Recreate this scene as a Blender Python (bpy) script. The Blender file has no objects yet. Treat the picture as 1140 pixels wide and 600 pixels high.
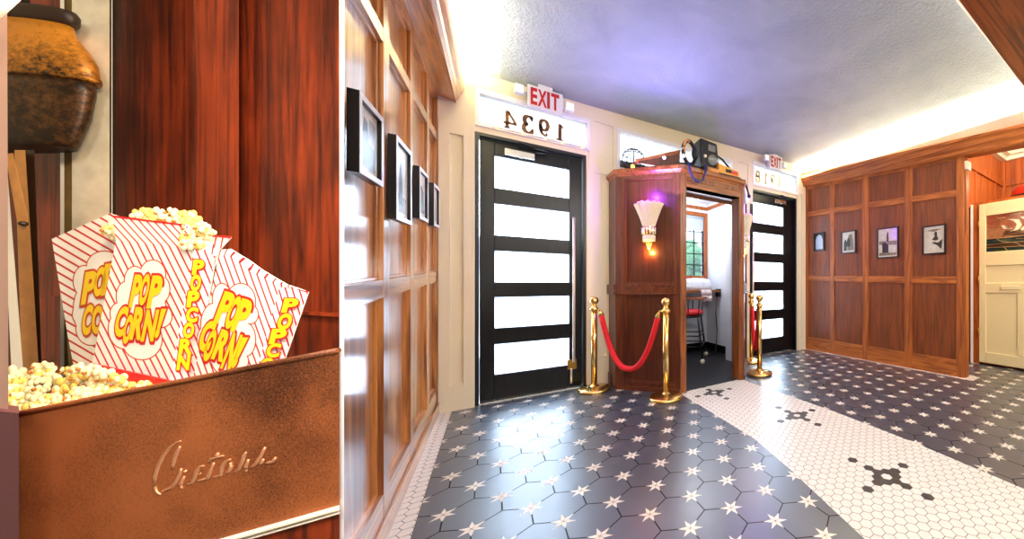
import bpy, math, random
from math import sin, cos, pi, sqrt, radians
from mathutils import Vector
random.seed(7)
S = bpy.context.scene
COL = S.collection
# ------------------------------------------------------------------ camera numbers (1140 x 600)
F, CX, CY, H = 363.0, 820.8, 316.6, 1.05
YAW = radians(36.85)
E1 = (cos(YAW), sin(YAW)); E2 = (-sin(YAW), cos(YAW))

def cw(r, w, z):
    """camera-right r, camera-forward w  ->  room X, Y"""
    return (r*E1[0] + w*E1[1], r*E2[0] + w*E2[1], z)

def LP(x, y, d):
    """a point of the popcorn corner, d metres in front of the lens plane"""
    return cw((x-CX)/F*d, d, H-(y-CY)/F*d)

# ------------------------------------------------------------------ materials
def srgb(c):
    return tuple((v/255/12.92 if v/255 <= .04045 else ((v/255+.055)/1.055)**2.4) for v in c) + (1,)

def newmat(name):
    m = bpy.data.materials.new(name); m.use_nodes = True
    nt = m.node_tree
    return m, nt, nt.nodes['Principled BSDF']

def plain(name, col, rough=.5, metal=0, coat=0, bump=0, bscale=60, emis=None, es=0, var=0, spec=.5):
    m, nt, b = newmat(name)
    b.inputs['Base Color'].default_value = srgb(col)
    b.inputs['Roughness'].default_value = rough
    b.inputs['Metallic'].default_value = metal
    b.inputs['Coat Weight'].default_value = coat
    b.inputs['Coat Roughness'].default_value = .12
    b.inputs['Specular IOR Level'].default_value = spec
    if emis:
        b.inputs['Emission Color'].default_value = srgb(emis); b.inputs['Emission Strength'].default_value = es
    if bump or var:
        tc = nt.nodes.new('ShaderNodeTexCoord'); n = nt.nodes.new('ShaderNodeTexNoise')
        n.inputs['Scale'].default_value = bscale; n.inputs['Detail'].default_value = 4
        nt.links.new(tc.outputs['Object'], n.inputs['Vector'])
        if bump:
            bp = nt.nodes.new('ShaderNodeBump'); bp.inputs['Strength'].default_value = bump; bp.inputs['Distance'].default_value = .004
            nt.links.new(n.outputs['Fac'], bp.inputs['Height']); nt.links.new(bp.outputs['Normal'], b.inputs['Normal'])
        if var:
            r = nt.nodes.new('ShaderNodeValToRGB')
            c = srgb(col); r.color_ramp.elements[0].position = .3; r.color_ramp.elements[1].position = .7
            r.color_ramp.elements[0].color = tuple(v*(1-var) for v in c[:3])+(1,)
            r.color_ramp.elements[1].color = tuple(min(1, v*(1+var)) for v in c[:3])+(1,)
            nt.links.new(n.outputs['Fac'], r.inputs['Fac']); nt.links.new(r.outputs['Color'], b.inputs['Base Color'])
    return m

def wood(name, dark, light, axis='Z', rough=.3, coat=.5, scale=1.0, coatr=.12, fig=.12, mott=0):
    """oak-like grain that runs along one axis"""
    m, nt, b = newmat(name)
    N = nt.nodes.new; Lk = nt.links.new
    tc = N('ShaderNodeTexCoord'); mp = N('ShaderNodeMapping')
    s = {'Z': (26, 26, 1.3), 'X': (1.3, 26, 26), 'Y': (26, 1.3, 26)}[axis]
    mp.inputs['Scale'].default_value = tuple(v*scale for v in s)
    Lk(tc.outputs['Object'], mp.inputs['Vector'])
    n1 = N('ShaderNodeTexNoise'); n1.inputs['Scale'].default_value = 1.0; n1.inputs['Detail'].default_value = 7; n1.inputs['Roughness'].default_value = .65; n1.inputs['Distortion'].default_value = .5
    Lk(mp.outputs['Vector'], n1.inputs['Vector'])
    mp2 = N('ShaderNodeMapping'); mp2.inputs['Scale'].default_value = tuple(v*scale*.22 for v in s)
    Lk(tc.outputs['Object'], mp2.inputs['Vector'])
    n2 = N('ShaderNodeTexNoise'); n2.inputs['Scale'].default_value = 1.0; n2.inputs['Detail'].default_value = 2; n2.inputs['Distortion'].default_value = 1.2
    Lk(mp2.outputs['Vector'], n2.inputs['Vector'])
    mul = N('ShaderNodeMath'); mul.operation = 'MULTIPLY'; mul.inputs[1].default_value = 9.0
    Lk(n2.outputs['Fac'], mul.inputs[0])
    sn = N('ShaderNodeMath'); sn.operation = 'SINE'; mul2 = N('ShaderNodeMath'); mul2.operation = 'MULTIPLY'; mul2.inputs[1].default_value = 4.0
    Lk(mul.outputs[0], mul2.inputs[0]); Lk(mul2.outputs[0], sn.inputs[0])
    mm = N('ShaderNodeMath'); mm.operation = 'MULTIPLY_ADD'; mm.inputs[1].default_value = fig
    Lk(sn.outputs[0], mm.inputs[0]); Lk(n1.outputs['Fac'], mm.inputs[2])
    r = N('ShaderNodeValToRGB'); r.color_ramp.elements[0].position = .34; r.color_ramp.elements[1].position = .62
    r.color_ramp.elements[0].color = srgb(dark); r.color_ramp.elements[1].color = srgb(light)
    Lk(mm.outputs[0], r.inputs['Fac']); Lk(r.outputs['Color'], b.inputs['Base Color'])
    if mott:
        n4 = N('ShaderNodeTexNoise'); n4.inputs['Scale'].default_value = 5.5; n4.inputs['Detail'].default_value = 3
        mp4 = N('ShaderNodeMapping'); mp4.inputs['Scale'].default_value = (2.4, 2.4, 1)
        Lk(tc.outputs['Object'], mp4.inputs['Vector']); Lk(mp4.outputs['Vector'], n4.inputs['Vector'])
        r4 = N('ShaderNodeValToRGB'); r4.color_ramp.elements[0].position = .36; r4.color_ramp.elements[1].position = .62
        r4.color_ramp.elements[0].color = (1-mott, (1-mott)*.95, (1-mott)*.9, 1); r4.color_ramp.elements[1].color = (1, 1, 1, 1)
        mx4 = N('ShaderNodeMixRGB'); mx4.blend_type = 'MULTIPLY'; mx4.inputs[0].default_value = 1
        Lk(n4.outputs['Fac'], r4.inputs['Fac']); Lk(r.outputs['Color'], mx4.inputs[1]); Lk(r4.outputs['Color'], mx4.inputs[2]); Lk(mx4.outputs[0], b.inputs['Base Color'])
    b.inputs['Roughness'].default_value = rough
    b.inputs['Coat Weight'].default_value = coat; b.inputs['Coat Roughness'].default_value = coatr
    bp = N('ShaderNodeBump'); bp.inputs['Strength'].default_value = .12; bp.inputs['Distance'].default_value = .002
    Lk(mm.outputs[0], bp.inputs['Height']); Lk(bp.outputs['Normal'], b.inputs['Normal'])
    return m

def emit(name, col, strength):
    m, nt, b = newmat(name)
    b.inputs['Base Color'].default_value = srgb(col)
    b.inputs['Emission Color'].default_value = srgb(col); b.inputs['Emission Strength'].default_value = strength
    return m

M = {}
LW = ((138, 78, 34), (206, 138, 74)); RW = ((98, 44, 16), (158, 82, 34))
M['lwoodZ'] = wood('amber_oak_upright', *LW, 'Z', .28, .9)
M['lwoodY'] = wood('amber_oak_level', *LW, 'Y', .28, .9)
M['rwoodZ'] = wood('brown_oak_upright', (98, 44, 13), (134, 66, 22), 'Z', .5, .05, 1.7, fig=.08)
M['rwoodY'] = wood('brown_oak_level', (134, 68, 22), (184, 104, 38), 'Y', .5, .05, 1.5)
M['rstile'] = wood('brown_oak_stile', (130, 64, 20), (178, 98, 36), 'Z', .5, .05, 1.6)
M['bwoodZ'] = wood('booth_oak_upright', (62, 25, 11), (90, 40, 18), 'Z', .42, .12, 1.6, fig=.07)
M['bwoodX'] = wood('booth_oak_level', (110, 58, 22), (162, 94, 42), 'X', .42, .12, 1.5)
M['bstile'] = wood('booth_oak_stile', (98, 50, 20), (146, 82, 36), 'Z', .42, .12, 1.6)
M['hallwood'] = wood('orange_hall_wood', (146, 64, 12), (184, 92, 22), 'Z', .6, 0.0)
M['cream'] = plain('cream_paint', (238, 227, 200), .45)
M['creamdoor'] = plain('cream_door_paint', (232, 218, 170), .4)
M['white'] = plain('white_paint', (240, 240, 240), .4)
M['purewhite'] = plain('bright_white_board', (254, 254, 254), .9)
M['cove'] = plain('cove_plaster', (246, 240, 220), .7, bump=.2, bscale=40)
M['boothwhite'] = plain('booth_white_wall', (232, 236, 244), .5)
M['blackdoor'] = wood('black_stained_door', (5, 6, 8), (13, 13, 16), 'Z', .3, 0.0, 1.5)
M['blackdoor'].node_tree.nodes['Principled BSDF'].inputs['Specular IOR Level'].default_value = .35
M['black'] = plain('black_plastic', (14, 14, 17), .4)
M['blackframe'] = plain('black_frame_lacquer', (10, 10, 12), .35)
M['brass'] = plain('polished_brass', (246, 206, 128), .2, 1)
M['brassdark'] = plain('brass_hinge', (170, 130, 60), .3, 1)
M['chrome'] = plain('brushed_chrome', (210, 205, 200), .25, 1)
M['velvet'] = plain('red_velvet', (214, 14, 32), .7, bump=.2, bscale=300)
M['redcloth'] = plain('red_cushion', (206, 20, 34), .6)
M['gap'] = plain('dark_floor', (26, 26, 30), .35, var=.3, bscale=12)
M['exitred'] = plain('exit_red', (170, 6, 20), .5)
M['signwhite'] = plain('sign_housing', (224, 226, 232), .4)
M['lampglass'] = plain('lamp_head_lens', (250, 250, 245), .2, emis=(255, 250, 235), es=.35)
M['mat_print'] = plain('picture_paper', (226, 218, 200), .35, var=.12, bscale=25)
M['print_dark'] = plain('picture_ink', (52, 44, 38), .4, var=.5, bscale=60)
M['print_mid'] = plain('picture_grey', (140, 128, 108), .4, var=.3, bscale=70)
M['digit'] = plain('bronze_numeral', (110, 72, 34), .4, .4)
M['digit2'] = plain('gilt_numeral', (160, 132, 78), .4, .4)

# ceiling plaster
def ceiling_mat():
    m, nt, b = newmat('blue_grey_ceiling_plaster')
    N = nt.nodes.new; Lk = nt.links.new
    tc = N('ShaderNodeTexCoord'); n = N('ShaderNodeTexNoise'); n.inputs['Scale'].default_value = 2.2; n.inputs['Detail'].default_value = 6
    n.inputs['Distortion'].default_value = .8
    Lk(tc.outputs['Object'], n.inputs['Vector'])
    r = N('ShaderNodeValToRGB'); r.color_ramp.elements[0].position = .3; r.color_ramp.elements[1].position = .75
    r.color_ramp.elements[0].color = srgb((156, 168, 178)); r.color_ramp.elements[1].color = srgb((178, 190, 196))
    Lk(n.outputs['Fac'], r.inputs['Fac']); Lk(r.outputs['Color'], b.inputs['Base Color'])
    n2 = N('ShaderNodeTexNoise'); n2.inputs['Scale'].default_value = 38; n2.inputs['Detail'].default_value = 5; n2.inputs['Roughness'].default_value = .7
    Lk(tc.outputs['Object'], n2.inputs['Vector'])
    bp = N('ShaderNodeBump'); bp.inputs['Strength'].default_value = .8; bp.inputs['Distance'].default_value = .02
    Lk(n2.outputs['Fac'], bp.inputs['Height']); Lk(bp.outputs['Normal'], b.inputs['Normal'])
    b.inputs['Roughness'].default_value = .42
    return m
M['ceil'] = ceiling_mat()

def glass_mat(name, rib=True, tint=(235, 242, 250), trans=.45, axis=0, milk=(250, 250, 252)):
    """reeded glass: part clear, part milky"""
    m = bpy.data.materials.new(name); m.use_nodes = True; nt = m.node_tree; nt.nodes.clear()
    N = nt.nodes.new; Lk = nt.links.new
    out = N('ShaderNodeOutputMaterial'); mix = N('ShaderNodeMixShader'); mix.inputs[0].default_value = trans
    t = N('ShaderNodeBsdfTransparent'); t.inputs[0].default_value = srgb(tint)
    tl = N('ShaderNodeBsdfTranslucent'); tl.inputs[0].default_value = srgb(milk)
    gl = N('ShaderNodeBsdfGlossy'); gl.inputs['Roughness'].default_value = .15
    mix2 = N('ShaderNodeMixShader'); mix2.inputs[0].default_value = .03
    if rib:
        tc = N('ShaderNodeTexCoord'); sp = N('ShaderNodeSeparateXYZ'); mu = N('ShaderNodeMath'); mu.operation = 'MULTIPLY'; mu.inputs[1].default_value = 2*pi/.02
        sn = N('ShaderNodeMath'); sn.operation = 'SINE'
        Lk(tc.outputs['Object'], sp.inputs[0]); Lk(sp.outputs[axis], mu.inputs[0]); Lk(mu.outputs[0], sn.inputs[0])
        bp = N('ShaderNodeBump'); bp.inputs['Strength'].default_value = .5; bp.inputs['Distance'].default_value = .003
        Lk(sn.outputs[0], bp.inputs['Height']); Lk(bp.outputs['Normal'], tl.inputs['Normal']); Lk(bp.outputs['Normal'], gl.inputs['Normal'])
        ma = N('ShaderNodeMath'); ma.operation = 'MULTIPLY_ADD'; ma.inputs[1].default_value = .10; ma.inputs[2].default_value = trans
        Lk(sn.outputs[0], ma.inputs[0]); Lk(ma.outputs[0], mix.inputs[0])
    Lk(t.outputs[0], mix.inputs[1]); Lk(tl.outputs[0], mix.inputs[2])
    Lk(mix.outputs[0], mix2.inputs[1]); Lk(gl.outputs[0], mix2.inputs[2]); Lk(mix2.outputs[0], out.inputs[0])
    return m
M['reeded'] = glass_mat('reeded_glass')
M['frost'] = glass_mat('frosted_glass', False, (160, 160, 162), .45, milk=(172, 170, 166))
M['clear'] = glass_mat('clear_glass', False, (170, 174, 180), .02)

# ------------------------------------------------------------------ mesh builder
class MB:
    def __init__(s, xf=None): s.v = []; s.f = []; s.mi = []; s.mats = []; s.uv = {}; s.xf = xf; s.sm = []
    def m(s, mat):
        if mat not in s.mats: s.mats.append(mat)
        return s.mats.index(mat)
    def av(s, pts):
        i = len(s.v)
        s.v += [tuple(s.xf(*p)) if s.xf else tuple(p) for p in pts]
        return i
    def face(s, pts, mat, uvs=None, smooth=False):
        i = s.av(pts); s.f.append(tuple(range(i, i+len(pts)))); s.mi.append(s.m(mat)); s.sm.append(smooth)
        if uvs: s.uv[len(s.f)-1] = uvs
    def box(s, x0, x1, y0, y1, z0, z1, mat):
        if x0 > x1: x0, x1 = x1, x0
        if y0 > y1: y0, y1 = y1, y0
        if z0 > z1: z0, z1 = z1, z0
        i = s.av([(x0,y0,z0),(x1,y0,z0),(x1,y1,z0),(x0,y1,z0),(x0,y0,z1),(x1,y0,z1),(x1,y1,z1),(x0,y1,z1)])
        k = s.m(mat)
        for q in ((0,3,2,1),(4,5,6,7),(0,1,5,4),(1,2,6,5),(2,3,7,6),(3,0,4,7)):
            s.f.append(tuple(i+a for a in q)); s.mi.append(k); s.sm.append(False)
    def hexa(s, P, mat):
        """8 corner points: 0-3 one side, 4-7 other side"""
        i = s.av(P); k = s.m(mat)
        for q in ((0,3,2,1),(4,5,6,7),(0,1,5,4),(1,2,6,5),(2,3,7,6),(3,0,4,7)):
            s.f.append(tuple(i+a for a in q)); s.mi.append(k); s.sm.append(False)
    def loft(s, rings, mat, closed=True, caps=True, smooth=True):
        n = len(rings[0]); k = s.m(mat); base = [s.av(r) for r in rings]
        for a in range(len(rings)-1):
            for j in range(n if closed else n-1):
                j2 = (j+1) % n
                s.f.append((base[a]+j, base[a]+j2, base[a+1]+j2, base[a+1]+j)); s.mi.append(k); s.sm.append(smooth)
        if caps and closed:
            s.f.append(tuple(base[0]+j for j in reversed(range(n)))); s.mi.append(k); s.sm.append(False)
            s.f.append(tuple(base[-1]+j for j in range(n))); s.mi.append(k); s.sm.append(False)
    def lathe(s, c, prof, mat, n=28, sx=1, sy=1, ax=0, a0=0, a1=2*pi, flute=0, nf=0):
        """prof: (radius, z)"""
        full = abs(a1-a0-2*pi) < 1e-6
        cnt = n if full else n+1
        rings = []
        for r, z in prof:
            R = []
            for j in range(cnt):
                a = a0+(a1-a0)*j/n
                rr = r*(1+flute*cos(nf*a))
                R.append((c[0]+rr*cos(a)*sx, c[1]+rr*sin(a)*sy, c[2]+z))
            rings.append(R)
        s.loft(rings, mat, closed=full, caps=full)
    def tube(s, path, r, mat, n=8, closed=False):
        P = [Vector(p) for p in path]; rings = []
        up = Vector((0, 0, 1)); m_ = len(P)
        for i, p in enumerate(P):
            if closed: t = (P[(i+1) % m_]-P[i-1])
            else: t = (P[min(i+1, m_-1)]-P[max(i-1, 0)])
            if t.length < 1e-9: t = Vector((0, 0, 1))
            t.normalize()
            a = t.cross(up)
            if a.length < .05: a = t.cross(Vector((1, 0, 0)))
            a.normalize(); b = t.cross(a)
            rr = r[i] if isinstance(r, (list, tuple)) else r
            rings.append([tuple(p+a*cos(2*pi*j/n)*rr+b*sin(2*pi*j/n)*rr) for j in range(n)])
        if closed: rings.append(rings[0])
        s.loft(rings, mat, True, not closed)
    def ball(s, c, r, mat, nu=12, nv=8, sx=1, sy=1, sz=1):
        prof = [(max(r*sin(pi*i/nv), 1e-5), -r*cos(pi*i/nv)*sz) for i in range(nv+1)]
        s.lathe(c, prof, mat, nu, sx, sy)
    def build(s, name, parent=None, bevel=0, kind=None):
        me = bpy.data.meshes.new(name)
        me.from_pydata(s.v, [], s.f); 
        for mt in s.mats: me.materials.append(mt)
        me.polygons.foreach_set('material_index', s.mi); me.polygons.foreach_set('use_smooth', s.sm)
        if s.uv:
            ul = me.uv_layers.new(name='UVMap')
            for fi, uvs in s.uv.items():
                for k, li in enumerate(me.polygons[fi].loop_indices): ul.data[li].uv = uvs[k]
        me.update()
        o = bpy.data.objects.new(name, me); COL.objects.link(o)
        if parent:
            o.parent = parent; o.matrix_parent_inverse = parent.matrix_basis.inverted()
        if bevel:
            b = o.modifiers.new('bevel', 'BEVEL'); b.width = bevel; b.segments = 2; b.limit_method = 'ANGLE'
        if kind: o['kind'] = kind
        return o

def thing(name, label, cat, loc=(0, 0, 0), group=None):
    o = bpy.data.objects.new(name, None); COL.objects.link(o); o.location = loc; o.empty_display_size = .05
    o['label'] = label; o['category'] = cat
    if group: o['group'] = group
    bpy.context.view_layer.update()
    return o
def tag(o, label, cat, group=None):
    o['label'] = label; o['category'] = cat
    if group: o['group'] = group
    return o

_gl = {}
def glyph(ch, off=0.0):
    """outline mesh of one character, box-normalised to 0..1"""
    key = (ch, off)
    if key in _gl: return _gl[key]
    c = bpy.data.curves.new('g', 'FONT'); c.body = ch; c.offset = off; c.resolution_u = 4; c.size = 1; c.fill_mode = 'FRONT'
    o = bpy.data.objects.new('g', c); COL.objects.link(o)
    bpy.context.view_layer.update()
    dg = bpy.context.evaluated_depsgraph_get()
    me = bpy.data.meshes.new_from_object(o.evaluated_get(dg))
    vs = [(v.co.x, v.co.y) for v in me.vertices]; fs = [tuple(p.vertices) for p in me.polygons]
    bpy.data.objects.remove(o); bpy.data.meshes.remove(me); bpy.data.curves.remove(c)
    if off == 0.0:
        x0 = min(v[0] for v in vs); x1 = max(v[0] for v in vs); y0 = min(v[1] for v in vs); y1 = max(v[1] for v in vs)
        box = (x0, y0, x1, y1)
    else:
        box = glyph(ch)[2]
    x0, y0, x1, y1 = box
    w = (x1-x0) or 1; h = (y1-y0) or 1
    vs = [((a-x0)/w, (b-y0)/h) for a, b in vs]
    _gl[key] = (vs, fs, box)
    return _gl[key]

def put_glyph(mb, ch, fn, mat, off=0.0):
    if ch == '!':
        g = off*1.6
        mb.face([fn(*p) for p in ((.22-g, 1+g), (.30-g*.6, .36-g), (.62+g*.6, .36-g), (.86+g, 1+g))], mat)
        mb.face([fn(.46+(.24+g)*cos(a), .14+(.14+g*.7)*sin(a)) for a in [2*pi*i/16 for i in range(16)]], mat)
        return
    vs, fs, _ = glyph(ch, off)
    i = len(mb.v); mb.v += [tuple(fn(u, v)) for u, v in vs]; k = mb.m(mat)
    for f in fs: mb.f.append(tuple(i+a for a in f)); mb.mi.append(k); mb.sm.append(False)

# ================================================================== THE LOBBY
YF = 3.60          # front wall face
XL = -0.36         # left wall face
def XR(y): return 4.08 + (3.6-y)*.062      # right wall face runs slightly out of square

# ---------------------------------------------------------------- floor
M['slate'] = plain('dark_slate_tile', (50, 62, 80), .4, var=.14, bscale=7, spec=1, coat=1)
M['slate'].node_tree.nodes['Principled BSDF'].inputs['Coat Roughness'].default_value = .30
M['star'] = plain('cream_star_tile', (236, 226, 212), .35, var=.06, bscale=30)
M['mosaic'] = plain('white_mosaic_tile', (232, 226, 218), .3, var=.05, bscale=20)
M['mosaicdark'] = plain('grey_mosaic_tile', (66, 62, 62), .35)
M['groutd'] = plain('dark_grout', (22, 22, 26), .8)
M['groutl'] = plain('brown_grout', (120, 104, 92), .8)
def clip(poly, quad):
    """Sutherland-Hodgman against a convex counter-clockwise polygon"""
    out = poly
    n = len(quad)
    for i in range(n):
        a, b = quad[i], quad[(i+1) % n]; inp = out; out = []
        if not inp: return []
        def side(p): return (b[0]-a[0])*(p[1]-a[1])-(b[1]-a[1])*(p[0]-a[0])
        for j in range(len(inp)):
            p, q = inp[j-1], inp[j]; sp, sq = side(p), side(q)
            if (sp >= 0) != (sq >= 0):
                t = sp/(sp-sq); out.append((p[0]+(q[0]-p[0])*t, p[1]+(q[1]-p[1])*t))
            if sq >= 0: out.append(q)
    return out
Ys = [3.9, 2.83, 2.3, 1.7, 1.3, 1.0, .6, .2, -2.6]
def lerp(tab, y):
    tab = sorted(tab)
    if y <= tab[0][0]: return tab[0][1]
    for (a, p), (b, q) in zip(tab, tab[1:]):
        if y <= b: return p+(q-p)*(y-a)/(b-a)
    return tab[-1][1]
PL = [(3.9, 1.44), (2.83, 1.44), (2.3, 1.435), (1.7, 1.42), (1.35, 1.36), (1.0, 1.28), (.6, 1.19), (.2, 1.1), (-2.6, .9)]
PR = [(3.9, 2.2), (2.83, 2.2), (2.3, 2.228), (1.7, 2.255), (1.35, 2.248), (1.0, 2.232), (.6, 2.195), (.2, 2.15), (-2.6, 2.0)]
def strips(fa, fb):
    return [[(fa(y0), y0), (fb(y0), y0), (fb(y1), y1), (fa(y1), y1)] for y1, y0 in zip(Ys, Ys[1:])]
ctr = lambda c: (lambda y: c)
R_left = strips(ctr(-.27), lambda y: lerp(PL, y))
R_path = strips(lambda y: lerp(PL, y), lambda y: lerp(PR, y))
R_right = [[(lerp(PR, y0), y0), ((XR(y0)-.05 if y0 >= 1.3 else 5.15), y0), ((XR(y1)-.05 if y0 >= 1.3 else 5.15), y1), (lerp(PR, y1), y1)] for y1, y0 in zip(Ys, Ys[1:])]
hall = [[(4.40, 1.30), (5.15, 1.30), (5.15, 1.64), (4.40, 1.64)]]
R_strip = [[(-.40, -2.6), (-.272, -2.6), (-.272, 3.9), (-.40, 3.9)]]
R_rstrip = [[(XR(1.3)-.05, 1.3), (XR(1.3), 1.3), (XR(3.6), 3.6), (XR(3.6)-.05, 3.6)], [(XR(1.3), 1.3), (4.40, 1.3), (4.40, 1.42), (XR(1.42), 1.42)]]
fl = MB()
def hexpts(cx, cy, r, rot):
    return [(cx+r*cos(rot+k*pi/3), cy+r*sin(rot+k*pi/3)) for k in range(6)]
def lay(region, poly, z, mat):
    for q in region:
        c = clip(poly, q)
        if len(c) > 2:
            a = sum(c[i-1][0]*c[i][1]-c[i][0]*c[i-1][1] for i in range(len(c)))
            if abs(a) > 2e-6: fl.face([(x, y, z) for x, y in c], mat)
def big(region, ox, oy, x0, x1, y0, y1, sp=.2153):
    # star lattice: (ox,oy)+i(sp,0)+j(sp/2,-sp*.866); tile centres sit one edge right of each star
    e = sp/sqrt(3)
    for j in range(int((oy-y1)/(sp*.866))-1, int((oy-y0)/(sp*.866))+2):
        for i in range(-40, 40):
            sx = ox+i*sp+j*sp/2; sy = oy-j*sp*sqrt(3)/2
            if not (x0-sp < sx < x1+sp and y0-sp < sy < y1+sp): continue
            # vertex shared by three tiles: edges leave at 90, 210, 330 degrees -> tile centres at 30,150,270
            cx, cy = sx+e*cos(radians(SA)), sy+e*sin(radians(SA))
            lay(region, hexpts(cx, cy, e-.0034, radians(SA)), .0012, M['slate'])
            ro, ri = .056, .021
            for k in range(6):
                a = radians(SA+k*60)
                P = [(sx, sy), (sx+ri*cos(a-pi/6), sy+ri*sin(a-pi/6)), (sx+ro*cos(a), sy+ro*sin(a)), (sx+ri*cos(a+pi/6), sy+ri*sin(a+pi/6))]
                mx_ = sum(p[0] for p in P)/4; my_ = sum(p[1] for p in P)/4
                P = [(mx_+(x-mx_)*.93, my_+(y-my_)*.93) for x, y in P]
                lay(region, P, .0016, M['star'])
SA = 90
def small(region, ox, oy, x0, x1, y0, y1, dark=(), p=.0525):
    r = p/sqrt(3); cxs = p*sqrt(3)/2
    for a in range(int((x0-ox)/cxs)-1, int((x1-ox)/cxs)+2):
        for b in range(int((y0-oy)/p)-1, int((y1-oy)/p)+2):
            x = ox+a*cxs; y = oy+b*p+(p/2 if a % 2 else 0)
            mt = M['mosaic']
            for dx, dy in dark:
                if abs(x-dx) < .012 and abs(y-dy) < .012: mt = M['mosaicdark']
            lay(region, hexpts(x, y, r-.0016, 0), .0014, mt)
for q in R_left+R_right+hall: fl.face([(x, y, 0) for x, y in q], M['groutd'])
for q in R_path+R_strip+R_rstrip: fl.face([(x, y, .0003) for x, y in q], M['groutl'])
big(R_left, .465, 1.989, -.3, 1.5, -.6, 3.7)
big(R_right+hall, 2.346, 1.201, 2.1, 5.0, -.6, 3.6)
p_ = .0525; c_ = p_*sqrt(3)/2
dark = []
ox_, oy_ = 1.719, .935
for i_, (fx, fy) in enumerate([(0, 0), (round((1.944-ox_)/c_), 0), (0, 0)]):
    yy = [.935, 1.805, 2.652][i_]
    nx = [0, 5, 0][i_]
    ny = round((yy-oy_)/p_ - (.5 if nx % 2 else 0)) + (.5 if nx % 2 else 0)
    X0 = ox_+nx*c_; Y0 = oy_+ny*p_
    for a, b in [(0, 1), (0, -1), (1, .5), (1, -.5), (-1, .5), (-1, -.5), (0, 2), (0, -2), (2, 0), (-2, 0), (4, 0), (-4, 0), (0, 4), (0, -4)]:
        dark.append((X0+a*c_, Y0+b*p_))
small(R_path, ox_, oy_, .9, 2.3, -.3, 2.95, dark)
small(R_strip, -.295, 1.0, -.42, -.25, -.2, 3.6)
small(R_rstrip, 4.2, 1.30, 4.0, 4.8, 1.2, 3.6)
fl.face([(-4, -4, -.003), (8, -4, -.003), (8, 6, -.003), (-4, 6, -.003)], M['gap'])
fl.build('floor', kind='structure')

# ---------------------------------------------------------------- left wall (panelled oak)
def zl(y, z): return z*(1-.045*(3.6-y))          # courses drop slightly towards the near end
lw = MB()
def lbox(y0, y1, z0, z1, x0, x1, mat):
    P = []
    for x in (x0, x1):
        P += [(x, y0, zl(y0, z0)), (x, y1, zl(y1, z0)), (x, y1, zl(y1, z1)), (x, y0, zl(y0, z1))]
    lw.hexa(P, mat)
YN = 1.40
lbox(YN, YF, 0, 2.62, XL-.08, XL-.027, M['lwoodZ'])
st = [(YN, 1.47), (1.95, 2.04), (2.50, 2.59), (3.06, 3.15), (3.565, YF)]
for y0, y1 in st: lbox(y0, y1, .0, 2.62, XL-.028, XL, M['lwoodZ'])
for z0, z1 in [(.0, .20), (1.075, 1.155), (2.21, 2.275), (2.56, 2.64)]:
    for (a, b), (c, d) in zip(st, st[1:]): lbox(b, c, z0, z1, XL-.028, XL-.001, M['lwoodY'])
# thin bead round every panel
for (a, b), (c, d) in zip(st, st[1:]):
    for z0, z1 in [(.20, 1.075), (1.155, 2.21), (2.275, 2.56)]:
        for q in [(b, b+.012, z0, z1), (c-.012, c, z0, z1)]: lbox(*q, XL-.028, XL-.016, M['lwoodZ'])
        for q in [(b, c, z0, z0+.012), (b, c, z1-.012, z1)]: lbox(*q, XL-.028, XL-.016, M['lwoodY'])
lwo = lw.build('wall_left', kind='structure', bevel=.002)
lw = MB()
lbox(YN, YF, 0, .09, XL-.001, XL+.012, M['lwoodY'])
lw.build('baseboard_left', kind='structure', bevel=.003)
# cornice: swept profile (x offset, z)
prof = [(XL-.03, 2.60), (XL+.10, 2.58), (XL+.115, 2.57), (XL+.115, 2.59), (XL+.13, 2.61), (XL+.135, 2.64), (XL+.155, 2.67), (XL+.165, 2.70), (XL+.165, 2.725), (XL-.03, 2.725)]
def cornice(name, prof, a, b, fn, mat):
    mb = MB(); mb.loft([[fn(px_, y, pz) for px_, pz in prof] for y in (a, b)], mat, True, True, False)
    return mb.build(name, kind='structure')
cornice('trim_1', prof, .9, YF, lambda x, y, z: (x, y, z-(3.6-y)*.085), M['lwoodY'])

# ---------------------------------------------------------------- front wall (cream) with openings
fw = MB()
opens = [(-.125, .765, 0, 2.37), (-.11, .785, 2.43, 2.73), (1.02, 2.64, 0, 2.18), (1.08, 2.60, 2.30, 2.73), (2.92, 3.88, 0, 2.42), (2.97, 3.90, 2.48, 2.80)]
xs = sorted(set([XL-.1, 4.2]+[o[0] for o in opens]+[o[1] for o in opens])); zs = sorted(set([0, 3.02]+[o[2] for o in opens]+[o[3] for o in opens]))
for x0, x1 in zip(xs, xs[1:]):
    for z0, z1 in zip(zs, zs[1:]):
        mx, mz = (x0+x1)/2, (z0+z1)/2
        if any(o[0] < mx < o[1] and o[2] < mz < o[3] for o in opens): continue
        fw.box(x0, x1, YF, YF+.13, z0, z1, M['cream'])
# raised frames
def frame(x0, x1, z0, z1, X0, X1, Z0, Z1, y=YF-.014):
    """raised board X0..X1,Z0..Z1 with recessed field x0..x1,z0..z1"""
    fw.box(X0, x0, y, YF, Z0, Z1, M['cream']); fw.box(x1, X1, y, YF, Z0, Z1, M['cream'])
    fw.box(x0, x1, y, YF, Z0, z0, M['cream']); fw.box(x0, x1, y, YF, z1, Z1, M['cream'])
frame(-.286, -.198, .215, 2.30, XL+.005, -.128, 0, 2.40, YF-.03)
frame(.84, 1.03, 2.27, 2.74, .785, 1.075, 2.2401, 2.80)
frame(.84, .965, .30, 2.21, .77, 1.03, .0, 2.24)
frame(2.70, 2.88, 2.30, 2.74, 2.62, 2.965, 2.2, 2.80)
frame(3.925, 3.985, .2, 2.5, 3.885, 4.075, 0, 2.62, YF-.02)
fw.box(-.128, .785, YF-.014, YF, 2.74, 2.80, M['cream'])
fw.build('wall_front', kind='structure')

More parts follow.
